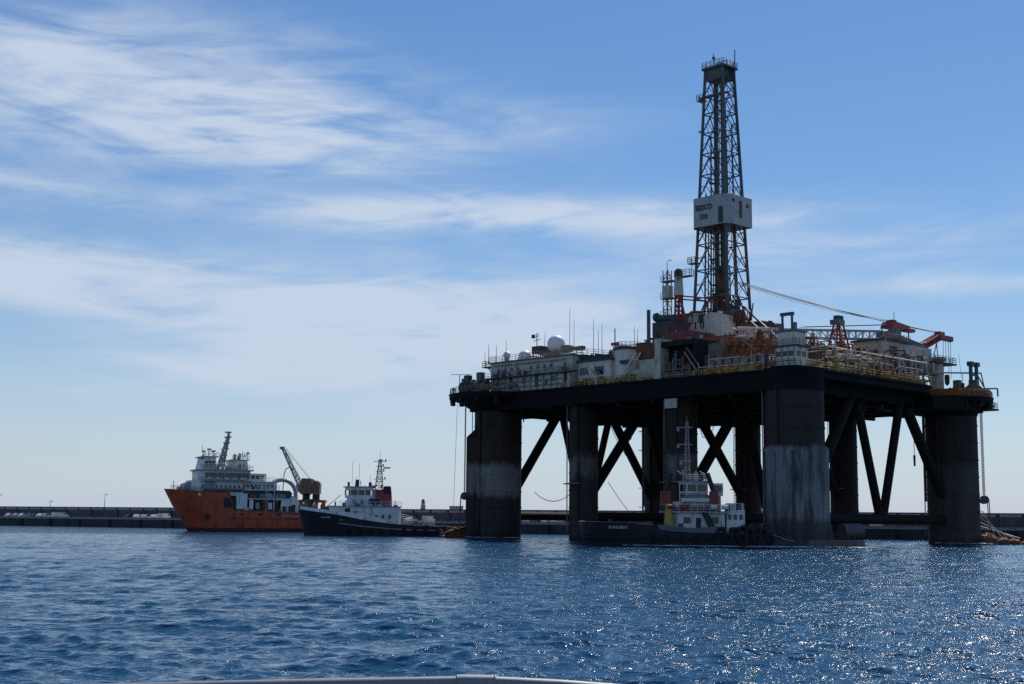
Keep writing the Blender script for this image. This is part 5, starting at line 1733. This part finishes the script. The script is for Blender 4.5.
MB().path([(x, hw + (hd - hw) * .7 + .08, zd * .62) for (x, zd, hd, hw, sh) in st[:6]], .12, 6).build('rubbing_strake', 'ship_grey', hA)
mb = MB()
for k in range(6):
    mb.box(8.2 + k * .33, 8.2 + k * .33 + .22, 3.62 - k * .04, 3.80 - k * .08, 3.5, 3.85)
mb.box(5.6, 6.3, 3.9, 4.0, 3.1, 3.3)
mb.build('hull_name', 'letter_white', hA)
w_ = MB()
vs_, fs = [], []
for (x, zd, hd, hw, sh) in st[3:9]:
    vs_ += [(x + sh, hd * .96, zd + .02), (x + sh, hd * .93, max(zd + .75, 4.6 if x > 1 else 3.2))]
for j in range(5):
    fs.append((2 * j, 2 * j + 2, 2 * j + 3, 2 * j + 1))
w_.add(vs_, fs).build('bulwark', 'ship_white', tugA)
h1 = MB().prism([(-5.6, -3.1), (6.6, -3.1), (8.6, -1.8), (8.6, 1.8), (6.6, 3.1), (-5.6, 3.1)], 1.6, 5.8).build('deckhouse', 'ship_white', tugA)
for k in range(5):
    MB().box(1.6 - k * 1.35, 2.1 - k * 1.35, 3.06, 3.16, 3.5, 4.3).build('window', 'glass_dark', h1)
MB().box(2.9, 3.8, 3.06, 3.16, 2.9, 4.9).build('door', 'tug_black', h1)
MB().prism([(-5.9, -3.4), (6.7, -3.4), (8.9, -2.0), (8.9, 2.0), (6.7, 3.4), (-5.9, 3.4)], 5.804, 5.98).build('boat_deck', 'ship_grey', h1)
h2 = MB().prism([(-2.2, -2.3), (4.2, -2.3), (5.2, -1.2), (5.2, 1.2), (4.2, 2.3), (-2.2, 2.3)], 5.984, 7.6).build('upper_house', 'ship_white', tugA)
for k in range(4):
    MB().box(3.4 - k * 1.5, 3.9 - k * 1.5, 2.26, 2.36, 6.4, 7.2).build('window', 'glass_dark', h2)
wh = MB().prism([(.2, -2.2), (4.4, -2.2), (5.6, -1.0), (5.6, 1.0), (4.4, 2.2), (.2, 2.2)], 7.604, 8.15).prism([(.2, -2.2), (4.4, -2.2), (5.6, -1.0), (5.6, 1.0), (4.4, 2.2), (.2, 2.2)], 9.15, 9.75)
wh.box(-.1, .2, -2.2, 2.2, 7.604, 9.75)
for (x, y) in ((4.4, 2.15), (4.4, -2.15), (5.55, 1), (5.55, -1), (2.9, 2.15), (1.5, 2.15), (2.9, -2.15), (1.5, -2.15)):
    wh.tube((x, y, 8.1), (x, y, 9.2), .14, n=5)
wh = wh.build('wheelhouse', 'ship_white', tugA)
MB().prism([(.4, -1.6), (4.2, -1.6), (4.9, -.8), (4.9, .8), (4.2, 1.6), (.4, 1.6)], 8.152, 9.148).build('wheelhouse_glass', 'glass_dark', wh)
MB().prism([(-.2, -2.5), (4.6, -2.5), (6.0, -1.2), (6.0, 1.2), (4.6, 2.5), (-.2, 2.5)], 9.754, 9.9).build('roof', 'ship_grey', wh)
box('engine_casing', 'ship_grey', tugA, -2.4, -.12, -2.0, 2.2, 7.61, 9.3)
box('side_screen', 'tug_red', tugA, -2.2, -.6, 2.21, 2.3, 6.4, 9.2)
fu = MB().prism_y([(-4.0, 4.9), (-1.9, 4.9), (-2.1, 8.4), (-3.8, 8.4)], .4, 2.4).build('funnel', 'tug_red', tugA)
MB().prism_y([(-3.8, 8.404), (-2.1, 8.404), (-2.2, 10.0), (-3.6, 10.0)], .4, 2.4).build('funnel_top', 'tug_black', fu)
MB().prism_y([(-4.05, 5.6), (-1.88, 5.6), (-1.9, 5.85), (-4.0, 5.85)], .36, 2.44).build('funnel_band', 'ship_white', fu)
mA = MB()
truss(mA, [(-2.0, -.7, 9.3), (-.4, -.7, 9.3), (-.4, .7, 9.3), (-2.0, .7, 9.3)], [(-1.5, -.2, 15.2), (-1.1, -.2, 15.2), (-1.1, .2, 15.2), (-1.5, .2, 15.2)], 7, .10, .06)
for z, l in ((15.0, 1.3), (13.0, .9), (11.4, 1.2), (14.0, .8)):
    mA.box(-1.3 - l, -1.3 + l, -.12, .12, z, z + .12)
    mA.box(-1.3 - l, -1.0 - l, -.2, .2, z + .12, z + .5)
mA.tube((-1.3, 0, 15), (-1.3, 0, 17), .05, n=4).box(-1.9, -.9, -.3, .3, 15.2, 15.45)
mA.box(-3.4, -2.0, -.2, .2, 13.6, 13.9)
mA.build('mast', 'ship_grey', tugA)
mb = MB()
for x, z in ((4.2, 15.0), (2.8, 14.6), (.6, 12.2), (3.5, 11.8)):
    mb.tube((x, 1, 9.9), (x, 1, z), .04, n=4)
mb.box(2.8, 3.5, .4, 1, 9.9, 11.3).box(.3, .9, -.4, .4, 9.9, 10.8)
mb.tube((4.9, .8, 9.9), (4.9, .8, 10.8), .25, n=8)
mb.build('aerials', 'dark_grey', tugA)
mb = MB()
railing(mb, [(-5.8, 3.3, 5.98), (6.6, 3.3, 5.98)], .95, 1.0, .04)
railing(mb, [(-6.0, 3.6, 2.2), (-12.6, 3.3, 2.0)], 1.0, 1.1, .045)
railing(mb, [(-5.8, 3.3, 3.2), (-8.2, 3.5, 2.6)], 1.3, .6, .06)
mb.build('hand_rail', 'ship_white', tugA)
fg = MB().tube((9.2, -.8, 5.4), (9.2, .8, 5.4), .5, n=12).box(8.4, 10, -1, 1, 4.2, 5.0).tube((10.4, .4, 4.8), (6.4, .4, 8.2), .07, n=5).tube((10.4, .4, 4.4), (10.4, .4, 6.2), .12, n=5)
fg.box(11.4, 12.2, -.6, .6, 4.9, 6.2).tube((7.4, 2, 5.9), (7.4, 2, 6.8), .2, n=6)
fg.build('towing_winch', 'ship_grey', tugA)
ag = MB().tube((-8.4, -1.2, 2.4), (-8.4, 1.2, 2.4), .7, n=12).box(-9.4, -7.4, -1.4, 1.4, 1.3, 2.0).tube((-11, -1.8, 1.4), (-11, -1.8, 2.6), .2, n=6).tube((-11, 1.8, 1.4), (-11, 1.8, 2.6), .2, n=6).tube((-11, -1.8, 2.5), (-11, 1.8, 2.5), .15, n=6)
ag.build('stern_gear', 'dark_grey', tugA)
ty0 = None
for k in range(9):
    x = -13 + k * 2.2
    o = MB().torus((0, 0, 0), (0, 1, 0), .42, .17).build('tyre_fender', 'rubber', tugA, True) if ty0 is None else twin(ty0, tugA)
    ty0 = ty0 or o
    o.location = (x, 3.3 + .9 * min(1, (x + 13) / 4) if x < -9 else 4.28, 1.0)

# ------------------------------------------------------------------ dark tug under the rig
tugB = thing('tug_boat', 'dark tug with tall thin mast and white wheelhouse under the rig deck', 'tug boat', (24.0, 194.5, 0), math.pi - R(5))
st = [(-13.6, 2.2, 2.9, 2.5, -.3), (-12, 2.1, 4.0, 3.7, 0), (-7, 2.0, 4.6, 4.4, 0), (-2, 2.0, 4.7, 4.5, 0), (2.2, 2.3, 4.7, 4.5, 0), (3.1, 3.15, 4.7, 4.4, 0), (7, 3.3, 4.5, 3.9, .1), (10.5, 3.4, 3.7, 2.9, .3), (12.6, 3.45, 2.5, 1.7, .5), (13.4, 3.5, 1.3, .8, .6)]
hB = hull(st, 'hull_black', tugB, bulwark=.9)
MB().path([(x + sh * .6, hw + (hd - hw) * .7 + .1, 1.25) for (x, zd, hd, hw, sh) in st], .22, 6).build('rubbing_strake', 'rubber', hB)
mb = MB()
for k in range(8):
    mb.box(6.9 + k * .34, 7.1 + k * .34 + (.06 if k % 3 else 0), 4.48 - k * .045, 4.62 - k * .085, 2.55, 2.95)
mb.build('hull_name', 'letter_white', hB)
wb = MB()
vs_, fs = [], []
for (x, zd, hd, hw, sh) in ((-7.0, 2.0, 4.6, 0, 0), (-2, 2.0, 4.7, 0, 0), (2.6, 2.5, 4.7, 0, 0)):
    vs_ += [(x, hd * .98, zd + .03), (x, hd * .95, zd + .75 + (.3 if x < -3 else 0))]
wb.add(vs_, [(0, 2, 3, 1), (2, 4, 5, 3)]).build('bulwark', 'tug_bulwark', tugB)
cl_ = MB()
for k in range(34):
    x, z = random.uniform(-9.5, 2), random.choice((2.6, 5.2, 5.2, 6.6, 9.5))
    if z > 9:
        x = random.uniform(-4.8, -1)
    elif z > 6:
        x = random.uniform(-5.4, -.4)
    y = {2.6: 4.0, 5.2: 3.2, 6.6: 2.25, 9.5: 1.6}[z]
    h = random.uniform(.4, 1.6)
    if k % 2:
        cl_.tube((x, y, z), (x + random.uniform(-.4, .4), y, z + h), random.uniform(.04, .12), n=5)
    else:
        cl_.box(x, x + random.uniform(.2, .7), y - .3, y + .1, z, z + h * .6)
cl_.build('deck_fittings', 'dark_grey', tugB)['kind'] = 'stuff'
b1 = MB().prism([(-7.0, -3.2), (-.2, -3.2), (1.0, -2.0), (1.0, 2.0), (-.2, 3.2), (-7.0, 3.2)], 1.2, 4.9).build('deckhouse', 'tug_grey', tugB)
for x in (-1.6, -5.6):
    MB().box(x - .5, x + .5, 3.16, 3.26, 3.4, 4.3).build('window', 'glass_dark', b1)
MB().box(-3.6, -2.9, 3.16, 3.26, 2.2, 4.2).build('door', 'tug_black', b1)
MB().prism([(-7.6, -3.8), (.4, -3.8), (2.2, -2.4), (2.2, 2.4), (.4, 3.8), (-7.6, 3.8)], 4.904, 5.1).build('boat_deck', 'ship_grey', b1)
b2 = MB().prism([(-5.6, -2.4), (-.6, -2.4), (.2, -1.6), (.2, 1.6), (-.6, 2.4), (-5.6, 2.4)], 5.104, 6.5).build('upper_house', 'tug_grey', tugB)
b3 = MB().prism([(-4.7, -2.1), (-1.6, -2.1), (-.7, -1.2), (-.7, 1.2), (-1.6, 2.1), (-4.7, 2.1)], 6.504, 9.3).build('wheelhouse', 'tug_grey', tugB)
for z0, z1 in ((6.8, 7.7), (8.0, 9.0)):
    for x0, x1 in ((-4.5, -3.2), (-3.0, -1.8)):
        MB().box(x0, x1, 2.06, 2.16, z0, z1).build('window', 'glass_dark', b3)
    q = MB().add([(-1.5, 2.06, z0), (-.78, 1.36, z0), (-.78, 1.36, z1), (-1.5, 2.06, z1), (-1.46, 2.12, z0), (-.74, 1.42, z0), (-.74, 1.42, z1), (-1.46, 2.12, z1)], [(0, 1, 2, 3), (7, 6, 5, 4), (3, 2, 6, 7), (0, 4, 5, 1)]).build('window', 'glass_dark', b3)
MB().prism([(-5.0, -2.4), (-1.5, -2.4), (-.4, -1.4), (-.4, 1.4), (-1.5, 2.4), (-5.0, 2.4)], 9.304, 9.5).build('roof', 'ship_grey', b3)
b4 = MB().box(-6.9, -5.4, -1.2, 1.4, 7.4, 9.2).build('aft_control_cabin', 'tug_grey', tugB)
MB().box(-6.7, -5.6, 1.36, 1.46, 8.0, 8.9).build('window', 'glass_dark', b4)
MB().box(-6.94, -6.86, -1, 1.2, 8.0, 8.9).build('window', 'glass_dark', b4)
box('cabin_stand', 'ship_grey', tugB, -6.6, -5.61, -1.0, 1.2, 5.104, 7.4)
for x0, x1, y0 in ((.6, 2.2, 1.0), (-6.2, -4.75, 2.2)):
    f_ = MB().box(x0, x1, y0, y0 + 1.3, 5.11, 8.0, .12).build('funnel', 'rig_red', tugB)
    MB().tube(((x0 + x1) / 2, y0 + .6, 7.9), ((x0 + x1) / 2 + (.9 if x0 < 0 else -.9), y0 + .6, 10.6), .38, n=8).build('exhaust', 'tug_black', f_)
mB = MB()
truss(mB, [(-2.3, -.5, 9.5), (-1.5, -.5, 9.5), (-1.5, .5, 9.5), (-2.3, .5, 9.5)], [(-2.0, -.15, 18.2), (-1.7, -.15, 18.2), (-1.7, .15, 18.2), (-2.0, .15, 18.2)], 9, .06, .035)
for z, l in ((17.3, 1.5), (14.8, 1.5), (12.4, 1.1), (11, .8)):
    mB.box(-1.9 - l * .5, -1.9 + l, -.1, .1, z, z + .14)
    mB.box(-1.9 + l - .3, -1.9 + l, -.25, .25, z - .5, z)
mB.tube((-1.85, 0, 18), (-1.85, 0, 19), .05, n=4)
mB.build('mast', 'ship_grey', tugB)
for x0 in (-7.4, -5.9, -1.6, .2):
    MB().tube((x0, 3.72, 5.75), (x0 + .9, 3.72, 5.75), .34, n=10).build('life_raft', 'ship_white' if x0 < -2 else 'crane_red', tugB)
box('bridge_wing', 'tug_grey', tugB, -5.2, -.8, 2.41, 3.3, 6.51, 7.0)
box('red_band', 'crane_red', tugB, -5.4, -.7, 2.42, 2.5, 5.2, 5.9)
lf = MB().tube((1.4, 3.0, 4.0), (.6, 3.0, 4.0), .45, n=10).box(.5, 1.6, 2.6, 3.9, 3.2, 6.0, .15)
lf.build('life_raft_cradle', 'yellow_paint', tugB)
b5 = MB().box(-9.9, -7.3, -2.2, 2.4, 2.0, 5.4).box(-8.7, -7.4, -1.6, 1.8, 5.4, 6.3).build('winch_house', 'ship_white', tugB)
for k in range(3):
    MB().box(-9.6 + k * .8, -9.1 + k * .8, 2.36, 2.46, 4.0, 4.7).build('window', 'glass_dark', b5)
stw = MB().tube((-4.4, 3.5, 5.0), (-5.8, 3.6, 2.2), .16, n=6).tube((-3.8, 3.5, 5.0), (-5.2, 3.6, 2.2), .16, n=6)
for k in range(9):
    s = k / 9
    stw.box(-4.4 - 1.4 * s, -3.7 - 1.4 * s, 3.4, 3.9, 4.9 - 2.7 * s, 4.98 - 2.7 * s)
stw.build('stairway', 'tug_black', tugB)
mb = MB()
railing(mb, [(-7.5, 3.75, 5.1), (.4, 3.75, 5.1), (2.1, 2.4, 5.1)], 1.0, .9, .04)
railing(mb, [(-5.5, 2.35, 6.5), (-.6, 2.35, 6.5)], 1.0, .8, .04)
railing(mb, [(-4.9, 2.3, 9.5), (-1.5, 2.3, 9.5)], .9, .8, .04)
railing(mb, [(-7.3, 2.3, 5.4), (-9.8, 2.3, 5.4), (-9.8, -2, 5.4)], .9, .7, .05)
mb.build('hand_rail', 'tug_grey', tugB)
fm = MB()
for x in (-4.4, -1.2):
    fm.tube((x, 1.6, 9.5), (x, 1.6, 10.4), .16, n=6).tube((x, 1.6, 10.4), (x + .9, 2.0, 10.9), .13, .09, n=6)
fm.box(-3.4, -2.8, -.5, .5, 9.5, 10.8).tube((-3.1, -.9, 10.9), (-3.1, .9, 10.9), .12, n=5)
fm.build('fire_monitor', 'ship_grey', tugB)['kind'] = 'stuff'
bwn = MB().tube((6.2, -1.5, 2.9), (6.2, 1.5, 2.9), .7, n=12).box(5, 7.4, -1.8, 1.8, 2.3, 2.7).box(3.2, 4.4, -2, 2, 2.3, 3.6).tube((9.4, 0, 2.4), (9.4, 0, 3.9), .3, n=8)
bwn.build('towing_winch', 'dark_grey', tugB)
ty0 = None
for k in range(13):
    x = -13.4 + k * 1.0 if k < 9 else -3 + (k - 9) * 2.1
    o = MB().torus((0, 0, 0), (0, 1, 0), .55, .23).build('tyre_fender', 'rubber', tugB, True) if ty0 is None else twin(ty0, tugB)
    ty0 = ty0 or o
    yy = 3.1 + 1.4 * min(1, (x + 13.6) / 3) if x < -9 else (4.75 if x < 6 else 4.75 - (x - 6) * .2)
    o.location = (x, yy + .1, 1.3 + (.9 if k % 2 and k < 9 else 0))
mb = MB()
for k in range(26):
    x, y = random.uniform(-13.2, -8), random.uniform(2, 4.2)
    mb.sphere((x, y * min(1, (x + 14.4) / 3.4), random.uniform(1.9, 3.0)), random.uniform(.3, .7), 8, 5)
mb.build('stern_fender', 'rubber', tugB, True)['kind'] = 'stuff'
# tow line from the tug to the rig foot
pts = []
for k in range(15):
    s = k / 14
    a, b_ = Vector((36.6, 198.4, 3.2)), Vector((47.0, 199.6, 1.0))
    pts.append(a.lerp(b_, s) - Vector((0, 0, 1.1 * 4 * s * (1 - s))))
tag(MB().path(pts, .09, 5).build('tow_line', 'galvanised'), 'slack tow line hanging from the dark tug to the near leg of the rig', 'rope')

# ------------------------------------------------------------------ harbour crane on the quay
hc = thing('harbour_crane', 'grey-boomed orange harbour crane on the quay behind the navy tug bow', 'crane', (-55.0, 362.4, 3.1), R(0))
pg = MB()
for x in (-2.0, 0.2, 2.2, 4.2):
    for y in (-1.6, 1.6):
        pg.tube((x, y, -.68), (x, y, 4.4), .28, n=6)
pg.box(-2.5, 4.8, -2, 2, 4.4, 5.1)
pg.build('portal', 'rust_orange', hc)
MB().lathe([(1.3, 5.1), (1.0, 5.4), (1.0, 6.4), (1.5, 6.7)], (-.6, 0), 14).build('slewing_column', 'tug_black', hc, True)
box('counterweight_support', 'tug_black', hc, 1.2, 3.0, -.8, .8, 5.1, 6.7)
hs = MB().box(-2.2, 3.2, -1.7, 1.7, 6.75, 9.6).box(-1.8, .6, -1.5, 1.5, 9.6, 10.9).build('machinery_house', 'crane_brown', hc)
MB().tube((.9, -1.4, 9.6), (.9, 1.4, 9.6), 1.2, n=18).build('hoist_drum', 'ship_grey', hs, True)
MB().tube((2.4, -1.4, 9.4), (2.4, 1.4, 9.4), .9, n=18).build('hoist_drum', 'ship_grey', hs, True)
box('operator_cab', 'ship_grey', hs, -3.3, -2.22, -1.2, 1.2, 7.2, 9.2)
bm = MB()
truss(bm, [(-2.2, -.8, 7.4), (-1.1, -.8, 8.2), (-1.1, .8, 8.2), (-2.2, .8, 7.4)], [(-7.6, -.25, 18.8), (-7.1, -.25, 19.1), (-7.1, .25, 19.1), (-7.6, .25, 18.8)], 12, .16, .10)
bm.box(-8.2, -6.9, -.4, .4, 18.8, 19.5)
bm = bm.build('boom', 'ship_grey', hc)
mb = MB().tube((-7.2, 0, 19.2), (-4.6, 0, 15.6), .06, n=4).tube((-6.6, 0, 19), (.2, 0, 10.9), .07, n=4)
mb.path([(-4.4, 0, 13.2), (-5.4, 0, 14.0), (-6.4, 0, 13.4), (-6.8, 0, 12), (-7.0, 0, 8.0), (-7.2, 0, 5.2)], .13, 5)
mb.build('stay_rope', 'cable_grey', bm)
box('hook_block', 'tug_black', bm, -7.5, -6.9, -.3, .3, 4.4, 5.3)

# ------------------------------------------------------------------ handrail of the boat the picture is taken from


def near(px, py, Y):
    d = fwd + rt * ((px - 512) / FPX) - up * ((py - 342) / FPX)
    return Vector((0, 0, CAM_H)) + d * (Y / d.y)


hr = thing('boat_handrail', 'shiny steel handrail of the near boat along the bottom edge', 'handrail', (0.0, 4.6, 2.3))
base = Vector((0, 4.6, 2.3))
pts = [near(x, y, 4.6) - base for x, y in ((-160, 700), (-40, 694.5), (100, 690.4), (220, 687), (340, 684.6), (457, 682.6), (495, 682.8), (560, 686), (640, 692), (740, 702), (840, 716))]
MB().path(pts, 0.0215, 16).build('rail_tube', 'rail_steel', hr, True)
a, b_ = near(457.5, 682.4, 4.6) - base, near(495, 682.9, 4.6) - base
MB().tube(a, b_, 0.0262, n=20).build('coupling_sleeve', 'rail_steel', hr, True)
for s_ in (457.5, 495.0):
    c0 = near(s_, 682.6, 4.6) - base
    MB().torus(c0, (1, 0, 0), 0.0245, 0.0035, 20, 6).build('weld_bead', 'rail_steel', hr, True)
for q in (pts[1], pts[5] + Vector((.2, 0, -.01)), pts[9]):
    tube('stanchion', 'rail_steel', hr, q, (q.x, q.y, 0), .018, n=12)

# ------------------------------------------------------------------ wash and foam on the water
mt = bpy.data.materials.new('foam')
mt.use_nodes = True
nt = mt.node_tree
b = nt.nodes['Principled BSDF']
b.inputs['Base Color'].default_value = (.75, .78, .80, 1)
b.inputs['Roughness'].default_value = .8
tc = nt.nodes.new('ShaderNodeTexCoord')
mp = nt.nodes.new('ShaderNodeMapping')
mp.inputs['Scale'].default_value = (.45, 1.6, 1)
nt.links.new(tc.outputs['Object'], mp.inputs['Vector'])
nn = nt.nodes.new('ShaderNodeTexNoise')
nn.inputs['Scale'].default_value = 1.1
nn.inputs['Detail'].default_value = 8
nn.inputs['Roughness'].default_value = .7
nt.links.new(mp.outputs[0], nn.inputs['Vector'])
rp = nt.nodes.new('ShaderNodeMapRange')
rp.inputs['From Min'].default_value = .44
rp.inputs['From Max'].default_value = .60
nt.links.new(nn.outputs[0], rp.inputs['Value'])
nt.links.new(rp.outputs[0], b.inputs['Alpha'])
MATS['foam'] = mt


def foam(pts, w, label):
    mb = MB()
    vs_, fs = [], []
    for p in pts:
        vs_ += [(p[0], p[1] - w, .22), (p[0], p[1], .34), (p[0], p[1] + w, .22)]
    for j in range(len(pts) - 1):
        for k in (0, 1):
            fs.append((3 * j + k, 3 * j + 3 + k, 3 * j + 4 + k, 3 * j + 1 + k))
    o = mb.add(vs_, fs).build('foam', 'foam')
    o['kind'] = 'stuff'
    o['label'] = label


foam([(16, 190.2), (20, 189.6), (26, 189.0), (32, 188.6), (38, 189.2), (46, 190.0), (52, 191)], 1.1, 'thin white wash along the dark tug waterline')
foam([(-8.5, 252.6), (-6, 251.0), (-2.5, 250.4), (1.5, 251.2), (4, 253)], .55, 'thin wash round the foot of the rig leg with the pale band')
foam([(75, 237.2), (78, 236.0), (81, 235.8), (85, 237.0), (88, 240)], .55, 'thin wash round the foot of the outermost rig leg')
foam([(-14.6, 268.4), (-13.4, 268), (-12.2, 268.6)], .8, 'white wash at the stern of the navy tug')
